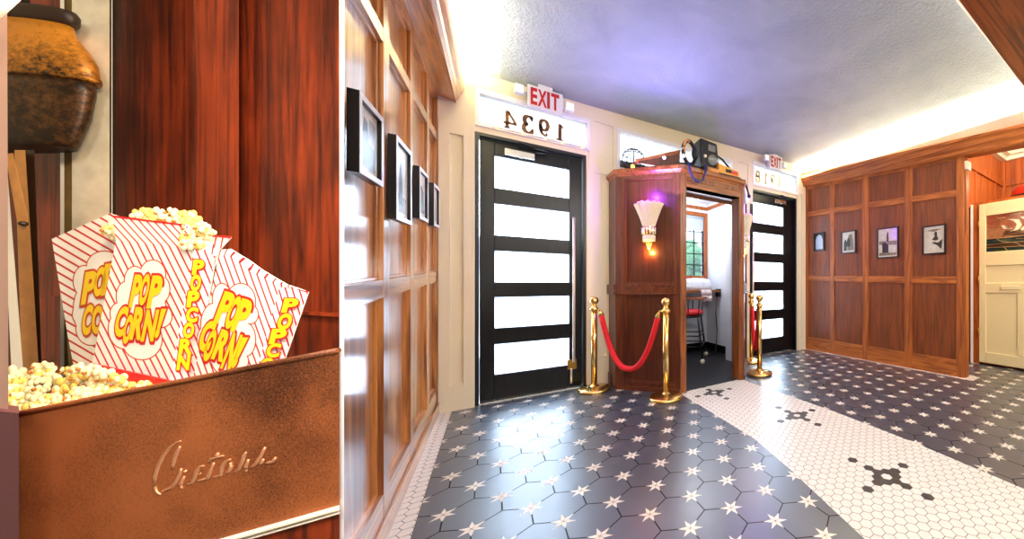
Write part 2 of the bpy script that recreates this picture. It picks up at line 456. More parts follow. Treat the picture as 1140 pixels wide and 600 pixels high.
# transom windows
def transom(n, x0, x1, z0, z1, fr=.018):
    t = MB()
    y0, y1 = YF-.022, YF+.05
    t.box(x0-.012, x0+fr, y0, y1, z0-.012, z1+.012, M['white']); t.box(x1-fr, x1+.012, y0, y1, z0-.012, z1+.012, M['white'])
    t.box(x0+fr, x1-fr, y0, y1, z0-.012, z0+fr, M['white']); t.box(x0+fr, x1-fr, y0, y1, z1-fr*1.6, z1+.012, M['white'])
    o = t.build('window_%d' % n, kind='structure')
    g = MB(); g.box(x0+fr, x1-fr, YF+.02, YF+.026, z0+fr, z1-fr, M['frost']); g.build('pane', o)
    return o
w1 = transom(1, -.11, .785, 2.43, 2.73)
w2 = transom(2, 1.08, 2.60, 2.30, 2.73)
w3 = transom(3, 2.97, 3.90, 2.48, 2.80)

def ribbon(mb, pts, fn, mat, thick=.003):
    """flat stroke of changing width: pts (u, v, w)"""
    L_, R_ = [], []
    for i, (u, v, w) in enumerate(pts):
        a = pts[max(i-1, 0)]; b = pts[min(i+1, len(pts)-1)]
        dx, dy = b[0]-a[0], b[1]-a[1]; l = sqrt(dx*dx+dy*dy) or 1
        nx, ny = -dy/l*w*.64, dx/l*w*.64
        L_.append((u+nx, v+ny)); R_.append((u-nx, v-ny))
    for i in range(len(pts)-1):
        q = [L_[i], L_[i+1], R_[i+1], R_[i]]
        P = [fn(u, v, 0) for u, v in q]+[fn(u, v, thick) for u, v in q]
        mb.hexa(P, mat)
def arc(cx, cy, rx, ry, a0, a1, n, wf):
    return [(cx+rx*cos(radians(a0+(a1-a0)*i/n)), cy+ry*sin(radians(a0+(a1-a0)*i/n)), wf(i/n, radians(a0+(a1-a0)*i/n))) for i in range(n+1)]
hw = lambda t, a: .10+.14*abs(cos(a))
DIG = {
 '1': [[(.5, 0, .24), (.5, 1, .24)], [(.5, .97, .05), (.3, .84, .09), (.2, .8, .07)], [(.18, .03, .07), (.82, .03, .07)]],
 '9': [arc(.5, .68, .3, .3, 0, 360, 22, hw), [(.8, .68, .24), (.79, .42, .22), (.68, .2, .17), (.48, .07, .11), (.28, .1, .09)], [(.22, .17, .16), (.36, .12, .15)]],
 '8': [arc(.5, .74, .25, .24, 0, 360, 20, hw), arc(.5, .26, .3, .26, 0, 360, 22, hw)],
 '3': [arc(.46, .74, .28, .24, 150, -90, 16, hw), arc(.46, .26, .33, .25, 90, -150, 16, hw), [(.14, .84, .17), (.3, .84, .17)], [(.1, .17, .17), (.26, .17, .17)]],
 '4': [[(.68, 0, .2), (.68, 1, .2)], [(.62, .96, .13), (.06, .32, .13)], [(0, .3, .11), (.95, .3, .11)], [(.48, .03, .07), (.9, .03, .07)]],
}
def digits(parent, seq, z0, z1, mat, y=YF+.014):
    for ch, x0, x1 in seq:
        mb = MB()
        fn = lambda u, v, t, x0=x0, x1=x1: (x1-(x1-x0)*u, y-t, z0+(z1-z0)*v)   # seen from inside: mirrored
        for st_ in DIG[ch]: ribbon(mb, st_, fn, mat)
        mb.build('numeral', parent)
digits(w1, [('4', .07, .175), ('3', .205, .32), ('9', .34, .445), ('1', .475, .58)], 2.468, 2.625, M['digit'])
digits(w3, [('8', 3.02, 3.14), ('1', 3.18, 3.29), ('9', 3.33, 3.44), ('1', 3.46, 3.56)], 2.54, 2.70, M['digit2'])
# fairy lights along the sills
M['fairy'] = emit('warm_fairy_bulb', (255, 170, 60), 6)
def fairy(n, pts, label):
    mb = MB(); mb.tube(pts, .0015, M['black'], 5)
    o = tag(mb.build('string_light'), label, 'string light')
    for p in pts[1:-1]:
        b = MB(); b.ball(p, .006, M['fairy'], 8, 6); b.build('bulb', o)
fairy(1, [(.0, YF-.03, 2.425), (.03, YF-.034, 2.428), (.22, YF-.034, 2.428), (.40, YF-.034, 2.428), (.54, YF-.034, 2.428), (.72, YF-.034, 2.428), (.78, YF-.03, 2.428)], 'string of warm fairy bulbs on the sill under the mirrored 1934')

# ---------------------------------------------------------------- glazed black entrance doors
M['handle'] = plain('satin_handle', (226, 214, 200), .4, .3)
def entrance(n, x0, x1, px0, px1, rows, ztop, handle_x, closer):
    mb = MB(); y0, y1 = YF+.055, YF+.10; m = M['blackdoor']
    lx0, lx1 = x0+.03, x1-.03; zt = ztop-.03
    mb.box(lx0, px0, y0, y1, .012, zt, m); mb.box(px1, lx1, y0, y1, .012, zt, m)
    zz = [.012]+[z for r in rows for z in r]+[zt]
    for i in range(0, len(zz), 2): mb.box(px0, px1, y0, y1, zz[i], zz[i+1], m)
    d = mb.build('door_%d' % n, kind='structure', bevel=.003)
    f = MB()
    f.box(x0, lx0-.003, YF+.0, YF+.13, 0, ztop, M['blackframe']); f.box(lx1+.003, x1, YF+.0, YF+.13, 0, ztop, M['blackframe'])
    f.box(lx0-.003, lx1+.003, YF+.0, YF+.13, ztop-.027, ztop, M['blackframe']); f.box(x0, x1, YF+.02, YF+.13, 0, .010, M['chrome'])
    f.build('door_frame', d)
    for a, b in rows:
        g = MB(); g.box(px0, px1, y0+.018, y0+.026, a, b, M['reeded']); g.build('pane', d)
    h = MB(); zb, zh = .27, 1.72
    h.tube([(handle_x, y0-.055, zb), (handle_x, y0-.055, zh)], .013, M['handle'], 12)
    for z in (zb+.1, zh-.1): h.tube([(handle_x, y0-.055, z), (handle_x, y0, z)], .009, M['chrome'], 8)
    h.build('pull_handle', d)
    k = MB(); k.box(handle_x-.05, handle_x+.035, y0-.008, y0, .19, .29, M['brassdark'])
    k.box(handle_x-.03, handle_x-.008, y0-.03, y0-.008, .05, .20, M['chrome']); k.build('bottom_latch', d, bevel=.003)
    c = MB(); cx, cz = closer
    c.box(cx, cx+.23, y0-.05, y0, cz, cz+.055, M['chrome'])
    c.ball((cx+.12, y0-.052, cz-.0), .012, M['chrome'])
    c.tube([(cx+.1, y0-.035, cz+.06), (cx+.09, y0-.10, cz+.115), (cx+.36, y0-.045, cz+.10)], .008, M['black'], 8)
    c.tube([(cx+.1, y0-.035, cz+.055), (cx+.33, y0-.04, cz+.085)], .008, M['black'], 8)
    c.build('door_closer', d, bevel=.004)
    return d
rows = [(.235, .51), (.655, .935), (1.07, 1.355), (1.495, 1.78), (1.92, 2.21)]
entrance(1, -.125, .765, .012, .618, rows, 2.37, .65, (.085, 2.225))
rows2 = [(a*1.02, b*1.02) for a, b in rows]
entrance(2, 2.92, 3.88, 3.03, 3.65, rows2, 2.42, 2.98, (3.42, 2.29))

# exit signs with twin lamp heads
def exit_sign(x, z, y, label, w=.285, h=.20):
    t = thing('exit_sign', label, 'exit sign', (x, y, z), 'exit signs over the entrance doors')
    mb = MB(); mb.box(x-w/2, x+w/2, y-.05, y, z-h/2, z+h/2, M['signwhite']); mb.build('housing', t, bevel=.008)
    mb = MB(); mb.box(x-w*.2, x+w*.2, y-.045, YF, z+h/2, z+h/2+.03, M['signwhite']); mb.box(x-w*.3, x+w*.3, y-.002, YF, z-h*.3, z+h*.3, M['signwhite']); mb.build('mounting_bracket', t, bevel=.003)
    mb = MB()
    for i, ch in enumerate('EXIT'):
        gx = x+w*(-.40, -.20, .055, .165)[i]; gw = w*(.155, .21, .045, .21)[i]
        put_glyph(mb, ch, lambda u, v, gx=gx, gw=gw: (gx+gw*u, y-.053, z-h*.35+h*.70*v), M['exitred'], .035)
    mb.build('letters', t)
    for s in (-1, 1):
        c = (x+s*(w/2+.06), y-.03, z+.03 if s < 0 else z-.0)
        mb = MB(); mb.box(c[0]-.038, c[0]+.038, c[1]-.03, c[1]+.03, c[2]-.042, c[2]+.042, M['signwhite'])
        o = mb.build('lamp_head', t, bevel=.012)
        mb = MB()
        for a in range(4):
            for b in range(4): mb.ball((c[0]-.026+.0173*a, c[1]-.031, c[2]-.028+.0187*b), .0075, M['lampglass'], 8, 6)
        mb.build('lens', o)
        mb = MB(); mb.tube([(c[0], c[1]+.02, c[2]), (x+s*w/2*.9, y-.02, c[2]-.01)], .012, M['signwhite'], 8); mb.build('lamp_arm', t)
    return t
exit_sign(.39, 2.755, 3.52, 'white exit sign with red letters above the mirrored 1934')
exit_sign(3.31, 2.83, 3.52, 'white exit sign with red letters above the mirrored 1918', .25, .20)

# ---------------------------------------------------------------- right wall
rw = MB(lambda u, y, z: (XR(y)+u, y, z))
YE = 1.40
def zr(y, z): return z*(1-.022*(3.6-y))
def rbox(y0, y1, z0, z1, u0, u1, mat, mb=None):
    mb = mb or rw
    P = []
    for u in (u0, u1):
        P += [(u, y0, zr(y0, z0)), (u, y1, zr(y1, z0)), (u, y1, zr(y1, z1)), (u, y0, zr(y0, z1))]
    mb.hexa(P, mat)
rbox(YE+.02, YF, 0, 2.70, .018, .12, M['rwoodZ'])
rst = [(YE, 1.47), (1.955, 2.035), (2.525, 2.60), (3.06, 3.125), (3.55, YF)]
for a, b in rst: rbox(a, b, 0, 2.70, -.0, .019, M['rstile'])
for (a, b), (c, d) in zip(rst, rst[1:]):
    for z0, z1 in [(0, .19), (1.115, 1.185), (2.16, 2.225), (2.60, 2.70)]: rbox(b, c, z0, z1, .001, .019, M['rwoodY'])
    for z0, z1 in [(.19, 1.115), (1.185, 2.16), (2.225, 2.60)]:
        for q in [(b, b+.01, z0, z1), (c-.01, c, z0, z1)]: rbox(*q, .008, .019, M['rstile'])
        for q in [(b, c, z0, z0+.01), (b, c, z1-.01, z1)]: rbox(*q, .008, .019, M['rwoodY'])
rbox(YE, YE+.02, 0, 2.70, .019, .13, M['rstile'])
rw.build('wall_right', kind='structure', bevel=.002)
rw = MB(lambda u, y, z: (XR(y)+u, y, z))
rbox(YE-.012, YE, 0, 2.52, .03, .12, M['rstile']); rbox(YE-.03, YE, 2.46, 2.56, .02, .13, M['cream'])
rw.build('trim_2', kind='structure', bevel=.003)
prof = [(.03, 2.66), (-.03, 2.64), (-.05, 2.66), (-.055, 2.69), (-.085, 2.72), (-.095, 2.76), (-.12, 2.785), (-.12, 2.81), (.03, 2.81)]
cornice('trim_3', prof, .3, YF, lambda u, y, z: (XR(y)+u, y, z-(3.6-y)*.072), M['rwoodY'])
# beam carrying the cornice over the opening
mb = MB(lambda u, y, z: (XR(y)+u, y, z-(3.6-y)*.072)); mb.box(.0, .16, .3, YE, 2.655, 2.80, M['rwoodY']); mb.build('trim_4', kind='structure', bevel=.003)
# cross cornice (near side of the tray)
mb = MB(); YB = .66
pf = [(YB-.25, 2.56), (YB+.02, 2.56), (YB+.03, 2.60), (YB+.05, 2.63), (YB+.05, 2.67), (YB-.25, 2.67)]
mb.loft([[(x, y, z) for y, z in pf] for x in (-.5, 4.3)], wood('cross_oak', (92, 40, 16), (150, 72, 30), 'X', .4, .3), True, True, False)
mb.build('trim_5', kind='structure')
# pilaster trim by right wall skirting
# ---------------------------------------------------------------- ceiling and coves
def zc(x, y): return 2.885+.022*max(0, x-.5)
cl = MB()
CXL, CYN = .05, .86
def CR(y): return 3.84+(3.6-y)*.062
nx, ny = 16, 12
for i in range(nx):
    for j in range(ny):
        P = []
        for a, b in ((i, j), (i, j+1), (i+1, j+1), (i+1, j)):
            y = CYN+(YF-CYN)*b/ny; x = CXL+(CR(y)-CXL)*a/nx
            P.append((x, y, zc(x, y)))
        cl.face(P, M['ceil'])
cl.build('ceiling', kind='structure')
cv = MB()
# left cove, curved
lc = [(XL-.06, 2.56), (XL, 2.66), (-.30, 2.74), (-.19, 2.825), (-.085, 2.866), (CXL, 2.886)]
cv.loft([[(x, y, z) for x, z in lc] for y in (YF, 2.6, 1.7, CYN-.3)], M['cove'], False, False, True)
# right cove
rings = []
for y in (YF, 2.7, 1.8, CYN-.3):
    z0 = 2.75-(3.6-y)*.072; xr = XR(y); c = CR(y); zt = zc(c, y)
    rings.append([(xr+.03, y, z0), (xr-.0, y, z0+.02), (xr-.06, y, z0+(zt-z0)*.45), (xr-.14, y, z0+(zt-z0)*.8), (c, y, zt)])
cv.loft(rings, M['cove'], False, False, True)
# near cove
rings = []
for x in (-.3, 1.5, 3.0, 4.15):
    zt = zc(x, CYN); rings.append([(x, YB-.02, 2.60), (x, YB-.0, 2.66), (x, YB+.05, 2.78), (x, YB+.12, zt-.02), (x, CYN, zt)])
cv.loft(rings, M['cove'], False, False, True)
cv.build('trim_6', kind='structure')
# rest of the shell, behind and beside the camera
sh = MB(); sh.box(-2.2, 4.6, -3.0, YB-.2, 2.80, 2.88, M['cream']); sh.box(-2.2, XL-.05, YB-.2, 1.5, 2.80, 2.88, M['cream']); sh.box(-2.2, 4.6, -3.1, -3.0, 0, 2.9, M['cream'])
sh.build('wall_back', kind='structure')
sh = MB(); sh.box(-2.3, -2.2, -3.1, 1.5, 0, 2.9, M['cream']); sh.box(-2.2, XL-.07, 1.45, 1.55, 0, 2.9, M['cream']); sh.box(XL-.2, XL-.07, 1.55, YF+.1, 0, 2.95, M['cream'])
sh.build('wall_side', kind='structure')
sh = MB(); sh.box(-.6, 4.5, .3, YF+.13, 3.02, 3.08, M['cream']); sh.build('ceiling_slab', kind='structure')

# ---------------------------------------------------------------- hall beyond the opening
hl = MB()
hl.box(4.3, 6.7, 1.65, 1.75, 0, 3.25, M['hallwood']); hl.box(6.6, 6.7, -3.1, 1.65, 0, 3.25, M['hallwood'])
for x in (5.35, 6.2): hl.box(x, x+.05, 1.635, 1.65, 2.1, 2.62, M['hallwood'])
hl.box(4.35, 6.6, 1.625, 1.65, 2.62, 2.72, M['hallwood']); hl.box(4.35, 6.6, 1.625, 1.65, 2.08, 2.16, M['hallwood']); hl.box(6.56, 6.6, 1.60, 1.65, 2.1, 3.02, M['hallwood'])
hl.box(6.575, 6.6, -3, 1.6, 2.62, 2.68, M['hallwood'])
hl.box(4.3, 6.7, -3.2, -3.1, 0, 3.25, M['cream'])
hl.box(4.5, 4.6, -3.1, .3, 0, 3.0, M['cream'])
hl.build('wall_hall', kind='structure')
hc = MB()
M['tanpanel'] = wood('tan_ceiling_panel', (176, 140, 88), (206, 172, 118), 'Y', .5, .1)
hc.box(4.3, 6.7, -3.1, 1.7, 3.22, 3.28, M['cream'])
hc.box(4.6, 6.3, -3.0, 1.30, 3.20, 3.22, M['tanpanel'])
for a, b, c in ((.0, .07, 3.02), (.07, .14, 3.08), (.14, .22, 3.14)):
    hc.box(4.4, 6.6-a, 1.65-b, 1.65-a, c, 3.2, M['cream']); hc.box(6.6-b, 6.6-a, -3, 1.65-b, c, 3.2, M['cream'])
for x in (5.1, 5.7): hc.box(x, x+.05, -3, 1.3, 3.185, 3.20, M['tanpanel'])
hc.build('ceiling_hall', kind='structure')
# low partition with the cream door
XD = 5.18
pt = MB(); pt.box(XD+.02, XD+.14, -2.9, 1.65, 0, 2.10, M['hallwood']); pt.box(XD-.02, XD+.45, -2.9, 1.65, 2.10, 2.14, M['hallwood'])
pt.box(XD-.03, XD+.03, 1.535, 1.60, 0, 2.12, M['rstile']); pt.box(XD-.032, XD+.03, 1.60, 1.63, 0, 2.12, M['white'])
pt.build('wall_partition', kind='structure')
dm = MB(); c = M['creamdoor']; y1, y0 = 1.53, .60
def dbox(a, b, z0, z1, x0=XD-.05, x1=XD+.0): dm.box(x0, x1, a, b, z0, z1, c)
dbox(1.455, y1, .03, 2.10); dbox(y0, y0+.08, .03, 2.10); dbox(y0+.08, 1.455, 1.94, 2.10)
dbox(y0+.08, 1.455, 1.29, 1.47); dbox(y0+.08, 1.455, .94, 1.07); dbox(y0+.08, 1.455, .03, .17); dbox(1.07, 1.14, .17, .94)
dm.box(XD-.035, XD-.01, y0+.08, 1.455, .17, 1.29, c)
d3 = dm.build('door_3', kind='structure', bevel=.006)
dm = MB(); dm.box(XD-.062, XD-.05, 1.10, 1.30, .985, 1.035, c); dm.build('letter_plate', d3, bevel=.004)
for z in (1.83, 1.1, .42):
    dm = MB(); dm.box(XD-.058, XD-.048, 1.525, 1.545, z-.05, z+.05, M['brassdark']); dm.tube([(XD-.06, 1.533, z-.055), (XD-.06, 1.533, z+.055)], .008, M['brassdark']); dm.build('hinge', d3)
# stained glass ship
sg = {k: plain('stained_glass_'+k, c_, .15, spec=.6, var=.2, bscale=30) for k, c_ in dict(rust=(150, 84, 60), sky=(160, 110, 76), sail=(240, 226, 196), hull=(84, 58, 42), sea=(30, 52, 50), green=(44, 62, 34), foam=(70, 84, 70), brown=(72, 50, 34)).items()}
M['lead'] = plain('gilt_lead_line', (190, 160, 110), .4, .3)
g = MB()
gy0, gy1, gz0, gz1 = .72, 1.455, 1.47, 1.94
def G(u, v, t=0): return (XD-.03-t, gy1-(gy1-gy0)*u*.0-u, gz0+(gz1-gz0)*v)
def gp(pts, k, t=.001): g.face([G(u, v, t) for u, v in pts], sg[k])
gp([(0, 0), (.735, 0), (.735, 1), (0, 1)], 'rust', 0)
gp([(0, .36), (.735, .36), (.735, .66), (.2, .62), (0, .66)], 'sky')
gp([(0, 0), (.735, 0), (.735, .36), (0, .36)], 'sea')
gp([(0, .14), (.3, .10), (.735, .13), (.735, .2), (.3, .22), (0, .2)], 'brown', .002)
gp([(.12, .0), (.28, .0), (.22, .08), (.1, .07)], 'green', .002); gp([(.05, .3), (.2, .33), (.3, .27), (.15, .25)], 'foam', .002)
gp([(.17, .42), (.36, .38), (.6, .4), (.68, .56), (.5, .52), (.2, .56)], 'hull', .002)
gp([(.16, .72), (.2, .62), (.27, .56), (.22, .64)], 'sail', .003); gp([(.15, .70), (.27, .58), (.18, .60)], 'sail', .003)
gp([(.22, .84), (.28, .78), (.31, .68), (.29, .56), (.24, .5), (.33, .54), (.36, .66), (.33, .8)], 'sail', .003)
gp([(.34, .86), (.42, .84), (.46, .72), (.43, .56), (.36, .5), (.34, .54), (.40, .66), (.38, .78)], 'sail', .003)
gp([(.46, .9), (.58, .88), (.62, .7), (.58, .56), (.48, .54), (.5, .7)], 'sail', .003)
st_g = g.build('stained_glass', d3)
g = MB()
for pl in [[(0, .36), (.2, .35), (.4, .37), (.735, .36)], [(0, .2), (.3, .22), (.735, .2)], [(0, .12), (.3, .1), (.735, .13)], [(.1, .36), (.16, .26), (.3, .2), (.36, .1), (.45, .02)],
           [(0, .66), (.1, .7), (.16, .84), (.1, .95)], [(.1, .6), (.18, .78), (.26, .93), (.36, .95)], [(.2, .56), (.36, .48), (.5, .5)], [(.17, .42), (.4, .46), (.62, .44)], [(.05, .8), (.12, .88), (.2, .9)], [(.22, 0), (.18, .12)], [(.3, .3), (.5, .27), (.7, .3)]]:
    g.tube([G(u, v, .004) for u, v in pl], .0035, M['lead'], 5)
g.build('leading', d3)
# red bowl-shaped cap on the shelf
M['redleather'] = plain('red_leather', (190, 36, 24), .35)
t = MB(); t.lathe((5.42, 1.06, 2.14), [(.20, .0), (.21, .03), (.19, .10), (.13, .16), (.05, .19), (.001, .195)], M['redleather'], 24)
o = tag(t.build('red_hat'), 'red rounded hat with dark brim on the shelf above the cream door', 'hat')
t = MB(); t.lathe((5.42, 1.06, 2.14), [(.19, .0), (.26, .0), (.265, .02), (.21, .035)], M['black'], 24); t.build('brim', o)

# ---------------------------------------------------------------- framed pictures
def picture(wall, a0, a1, z0, z1, label, art, depth=.026, arch=False):
    if wall == 'L':
        xf = lambda u, v, n: (XL+.005+n, a0+(a1-a0)*u, zl(a0+(a1-a0)*u, z0+(z1-z0)*v)); grp = 'framed photographs on the left oak wall'
        fx = M['blackframe']
    else:
        xf = lambda u, v, n: (XR(a0)+.012-n, a1-(a1-a0)*u, z0+(z1-z0)*v); grp = 'framed photographs on the right oak wall'
        fx = M['blackframe']
    b = xf(.5, 0, 0)
    t = thing('framed_picture', label, 'picture', b)
    t['group'] = grp
    w = abs(a1-a0); h = z1-z0; f = .02 if wall == 'L' else .014
    fu, fv = f/w, f/h
    mb = MB(xf)
    d = depth
    mb.box(0, fu, 0, 1, 0, d, fx); mb.box(1-fu, 1, 0, 1, 0, d, fx); mb.box(fu, 1-fu, 0, fv, 0, d, fx); mb.box(fu, 1-fu, 1-fv, 1, 0, d, fx)
    mb.build('frame', t)
    if wall == 'L':
        mb = MB(xf); s = M['silver']
        mb.box(0, fu, 0, 1, d, d+.002, s); mb.box(1-fu, 1, 0, 1, d, d+.002, s); mb.box(fu, 1-fu, 0, fv, d, d+.002, s); mb.box(fu, 1-fu, 1-fv, 1, d, d+.002, s)
        mb.build('frame_face', t)
    mb = MB(xf); mb.box(fu, 1-fu, fv, 1-fv, 0, d-.012, M['mat_print']); mb.build('print', t)
    mb = MB(xf)
    for k, (mat, pts) in enumerate(art):
        P = [(fu+(1-2*fu)*u, fv+(1-2*fv)*v, d-.0115+k*.0003) for u, v in pts]
        mb.face(P, M[mat])
    if art: mb.build('photo_image', t)
    mb = MB(xf); mb.box(fu, 1-fu, fv, 1-fv, d-.006, d-.005, M['picglass']); mb.build('glazing', t)
    return t
M['silver'] = plain('silver_frame_face', (214, 214, 222), .3, .15)
M['picglass'] = glass_mat('picture_glass', False, (250, 250, 250), 0.0)
A1 = [('print_dark', [(.1, .1), (.9, .1), (.9, .45), (.6, .5), (.5, .8), (.35, .85), (.25, .5), (.1, .4)]), ('print_mid', [(.55, .5), (.9, .45), (.9, .85), (.6, .9)])]
A2 = [('print_mid', [(.1, .08), (.9, .08), (.9, .3), (.1, .35)]), ('print_dark', [(.35, .2), (.6, .18), (.62, .55), (.55, .7), (.5, .8), (.42, .7), (.36, .5)])]
A3 = [('print_dark', [(.15, .1), (.85, .1), (.8, .6), (.5, .75), (.2, .6)])]
A4 = [('print_mid', [(.2, .1), (.8, .1), (.7, .7), (.4, .8)])]
picture('L', 1.50, 1.77, 1.54, 1.82, 'black and silver framed photo on left wall, nearest the divider', A1)
picture('L', 1.98, 2.30, 1.432, 1.82, 'tall framed photo on left wall, second from the divider', A2)
picture('L', 2.53, 2.83, 1.492, 1.80, 'framed photo on left wall, third from the divider', A3)
picture('L', 3.09, 3.37, 1.495, 1.80, 'smallest framed photo on left wall, beside the cream pilaster', A4)
ARCH = [('boothblue', [(.12, .05), (.88, .05), (.88, .6), (.78, .82), (.5, .93), (.22, .82), (.12, .6)])]
M['boothblue'] = plain('pale_blue_print', (196, 208, 224), .4, var=.1)
B1 = [('print_dark', [(0, 0), (1, 0), (1, 1), (0, 1)])]+ARCH
B2 = [('print_dark', [(.12, .1), (.36, .1), (.38, .5), (.3, .62), (.22, .66), (.14, .5)]), ('print_mid', [(.4, .1), (.9, .12), (.85, .6), (.75, .9), (.5, .85), (.42, .5)]), ('print_dark', [(.36, .3), (.6, .28), (.62, .6), (.48, .75), (.38, .6)])]
B3 = [('print_mid', [(.05, .45), (.95, .4), (.95, .55), (.05, .58)]), ('print_dark', [(.44, .55), (.56, .55), (.54, .8), (.5, .93), (.46, .8)]), ('print_dark', [(.22, .15), (.55, .15), (.55, .42), (.35, .52), (.22, .5)]), ('print_mid', [(.05, .05), (.95, .05), (.95, .14), (.05, .16)])]
B4 = [('print_dark', [(.22, .25), (.5, .42), (.7, .38), (.9, .5), (.86, .12), (.62, .3), (.42, .36)]), ('print_dark', [(.4, .5), (.6, .7), (.68, .58), (.72, .5), (.6, .46)]), ('print_dark', [(.5, .66), (.66, .64), (.64, .78), (.54, .8)]), ('print_mid', [(.1, .86), (.5, .8), (.9, .88), (.5, .9)])]
picture('R', 3.225, 3.43, 1.575, 1.865, 'small dark framed arched blue print, farthest along the right wall', B1)
picture('R', 2.70, 2.94, 1.50, 1.825, 'black framed photo of a standing group, second along the right wall', B2)
picture('R', 2.11, 2.40, 1.40, 1.80, 'black framed photo of a tall tower above cars on right wall', B3)
picture('R', 1.575, 1.83, 1.41, 1.755, 'black framed drawing of a flying figure, nearest the hall opening', B4)

# ---------------------------------------------------------------- ticket booth
BA, BB, BC, BD = (.985, 3.36), (1.44, 2.83), (2.22, 2.84), (2.68, 3.36)
BZ = 2.20
booth = thing('ticket_booth', 'dark oak panelled ticket booth with angled corners and open doorway', 'ticket booth', (1.83, 3.2, 0))
def facet(p, q):
    L_ = sqrt((q[0]-p[0])**2+(q[1]-p[1])**2); ux, uy = (q[0]-p[0])/L_, (q[1]-p[1])/L_
    nx_, ny_ = uy, -ux      # outward (towards the room)
    return (lambda u, n, z: (p[0]+ux*u+nx_*n, p[1]+uy*u+ny_*n, z)), L_
def panelled(name, p, q, wm):
    xf, L_ = facet(p, q); mb = MB(xf)
    a, b = .10, L_-.06
    mb.box(0, L_, -.06, -.02, 0, BZ-.02, M['bwoodZ'])
    mb.box(0, a, -.021, 0, 0, BZ-.02, M['bredZ']); mb.box(b, L_, -.021, 0, 0, BZ-.02, M['bredZ'])
    for z0, z1 in ((0, .08), (.96, 1.05), (2.10, BZ-.02)): mb.box(a, b, -.021, -.001, z0, z1, M[wm])
    for z0, z1 in ((.08, .96), (1.05, 2.10)):
        mb.box(a, a+.018, -.021, -.006, z0, z1, M['bredZ']); mb.box(b-.018, b, -.021, -.006, z0, z1, M['bredZ'])
        mb.box(a, b, -.021, -.006, z0, z0+.018, M[wm]); mb.box(a, b, -.021, -.006, z1-.018, z1, M[wm])
    mb.box(0, L_, 0, .015, .95, .965, M[wm])
    mb.box(0, L_, -.0, .014, 0, .045, M[wm])
    return mb.build(name, booth, bevel=.003)
M['bredZ'] = wood('booth_dark_stile', (72, 30, 13), (106, 51, 24), 'Z', .42, .12, 1.6)
M['bred'] = wood('booth_red_oak', (72, 29, 13), (106, 50, 24), 'X', .42, .12, 1.5)
panelled('side_panel', BA, BB, 'bred'); panelled('side_panel', BC, BD, 'bred')
mb = MB(); mb.box(.985, 1.045, 3.36, YF, 0, BZ-.02, M['bwoodZ']); mb.box(.965, .985, 3.36, YF, .95, 1.05, M['bred']); mb.box(.975, .985, 3.5, YF, 0, .12, M['bred'])
mb.build('return_panel', booth, bevel=.003)
mb = MB(); mb.box(2.62, 2.68, 3.36, YF, 0, BZ-.02, M['bwoodZ']); mb.build('return_panel', booth, bevel=.003)
xf, L_ = facet(BB, BC)
mb = MB(xf)
mb.box(0, .065, -.14, 0, 0, BZ-.02, M['bstile']); mb.box(L_-.065, L_, -.14, 0, 0, BZ-.02, M['bstile'])
mb.box(.065, L_-.065, -.12, -.004, 2.0, BZ-.02, M['bwoodX'])
mb.box(.065, L_-.065, -.12, .004, 2.0, 2.035, M['bwoodX']); mb.box(.065, L_-.065, -.12, .006, 2.13, 2.18, M['bwoodX']); mb.box(.075, L_-.075, -.004, .001, 2.06, 2.10, M['bstile'])
mb.build('door_frame', booth, bevel=.003)
# cap moulding following the plan
def offs(n):
    # plan outline pushed out by n
    return [(.985-n, YF), (.985-n, 3.36-n*.4), (1.44-n*.35, 2.83-n), (2.22+n*.35, 2.84-n), (2.68+n, 3.36-n*.4), (2.68+n, YF)]
mb = MB()
mb.loft([[(x, y, z) for x, y in offs(n)] for n, z in ((-.02, BZ-.07), (0.0, BZ-.07), (.008, BZ-.055), (.022, BZ-.04), (.026, BZ-.012), (.02, BZ))], M['bwoodX'], True, False, False)
mb.loft([[(x, y, z) for x, y in offs(n)] for n, z in ((-.02, BZ-.012), (.02, BZ))], M['bwoodX'], True, True, False)
mb.build('cornice_cap', booth)
mb = MB(); mb.loft([[(x, y, z) for x, y in offs(-.03)] for z in (BZ-.02, BZ-.013)], M['boothwhite'], True, True, False); mb.build('soffit', booth)
# interior
ib = MB(); wh = M['boothwhite']
IX0, IX1, IY1, IZ = .98, 2.82, 4.6, 2.36
ib.box(IX0-.08, IX0, 3.73, IY1, 0, IZ, wh)
ib.box(IX1, IX1+.08, 3.73, IY1+.08, 0, IZ, wh)
wx0, wx1, wz0, wz1 = 2.10, 2.76, 1.19, 2.15
for x0, x1, z0, z1 in ((IX0-.08, wx0, 0, IZ), (wx1, IX1, 0, IZ), (wx0, wx1, 0, wz0), (wx0, wx1, wz1, IZ)): ib.box(x0, x1, IY1, IY1+.08, z0, z1, wh)
ib.box(IX0-.08, IX1+.08, YF+.02, IY1+.08, IZ, IZ+.05, wh)
ib.box(2.60, 2.615, 3.40, 3.62, 0, 2.12, wh); ib.box(2.60, 2.82, YF+.01, 3.74, 0, 2.17, wh)
ib.box(.98, 1.06, YF+.01, 3.74, 0, 2.17, wh)
ib.box(1.08, 2.60, YF+.06, 3.735, 2.185, 2.36, wh)
ib.build('wall_booth', kind='structure')
ib = MB(); ib.box(IX0, IX1, YF, IY1, -.002, .002, M['gap']); ib.loft([[(x, y, z) for x, y in offs(-.03)] for z in (-.002, .0019)], M['gap'], True, True, False); ib.build('floor_booth', kind='structure')
ib = MB(); dk = M['rstile']
ib.box(IX0, IX1, IY1-.02, IY1, 2.26, 2.31, dk); ib.box(IX1-.02, IX1, 3.74, IY1-.02, 2.26, 2.31, dk)
ib.box(IX0, IX1, IY1-.015, IY1, 0, .11, M['blackdoor']); ib.box(IX1-.015, IX1, 3.74, IY1-.015, 0, .11, M['blackdoor'])
ib.build('trim_7', kind='structure')
wn = MB()
f_ = .06
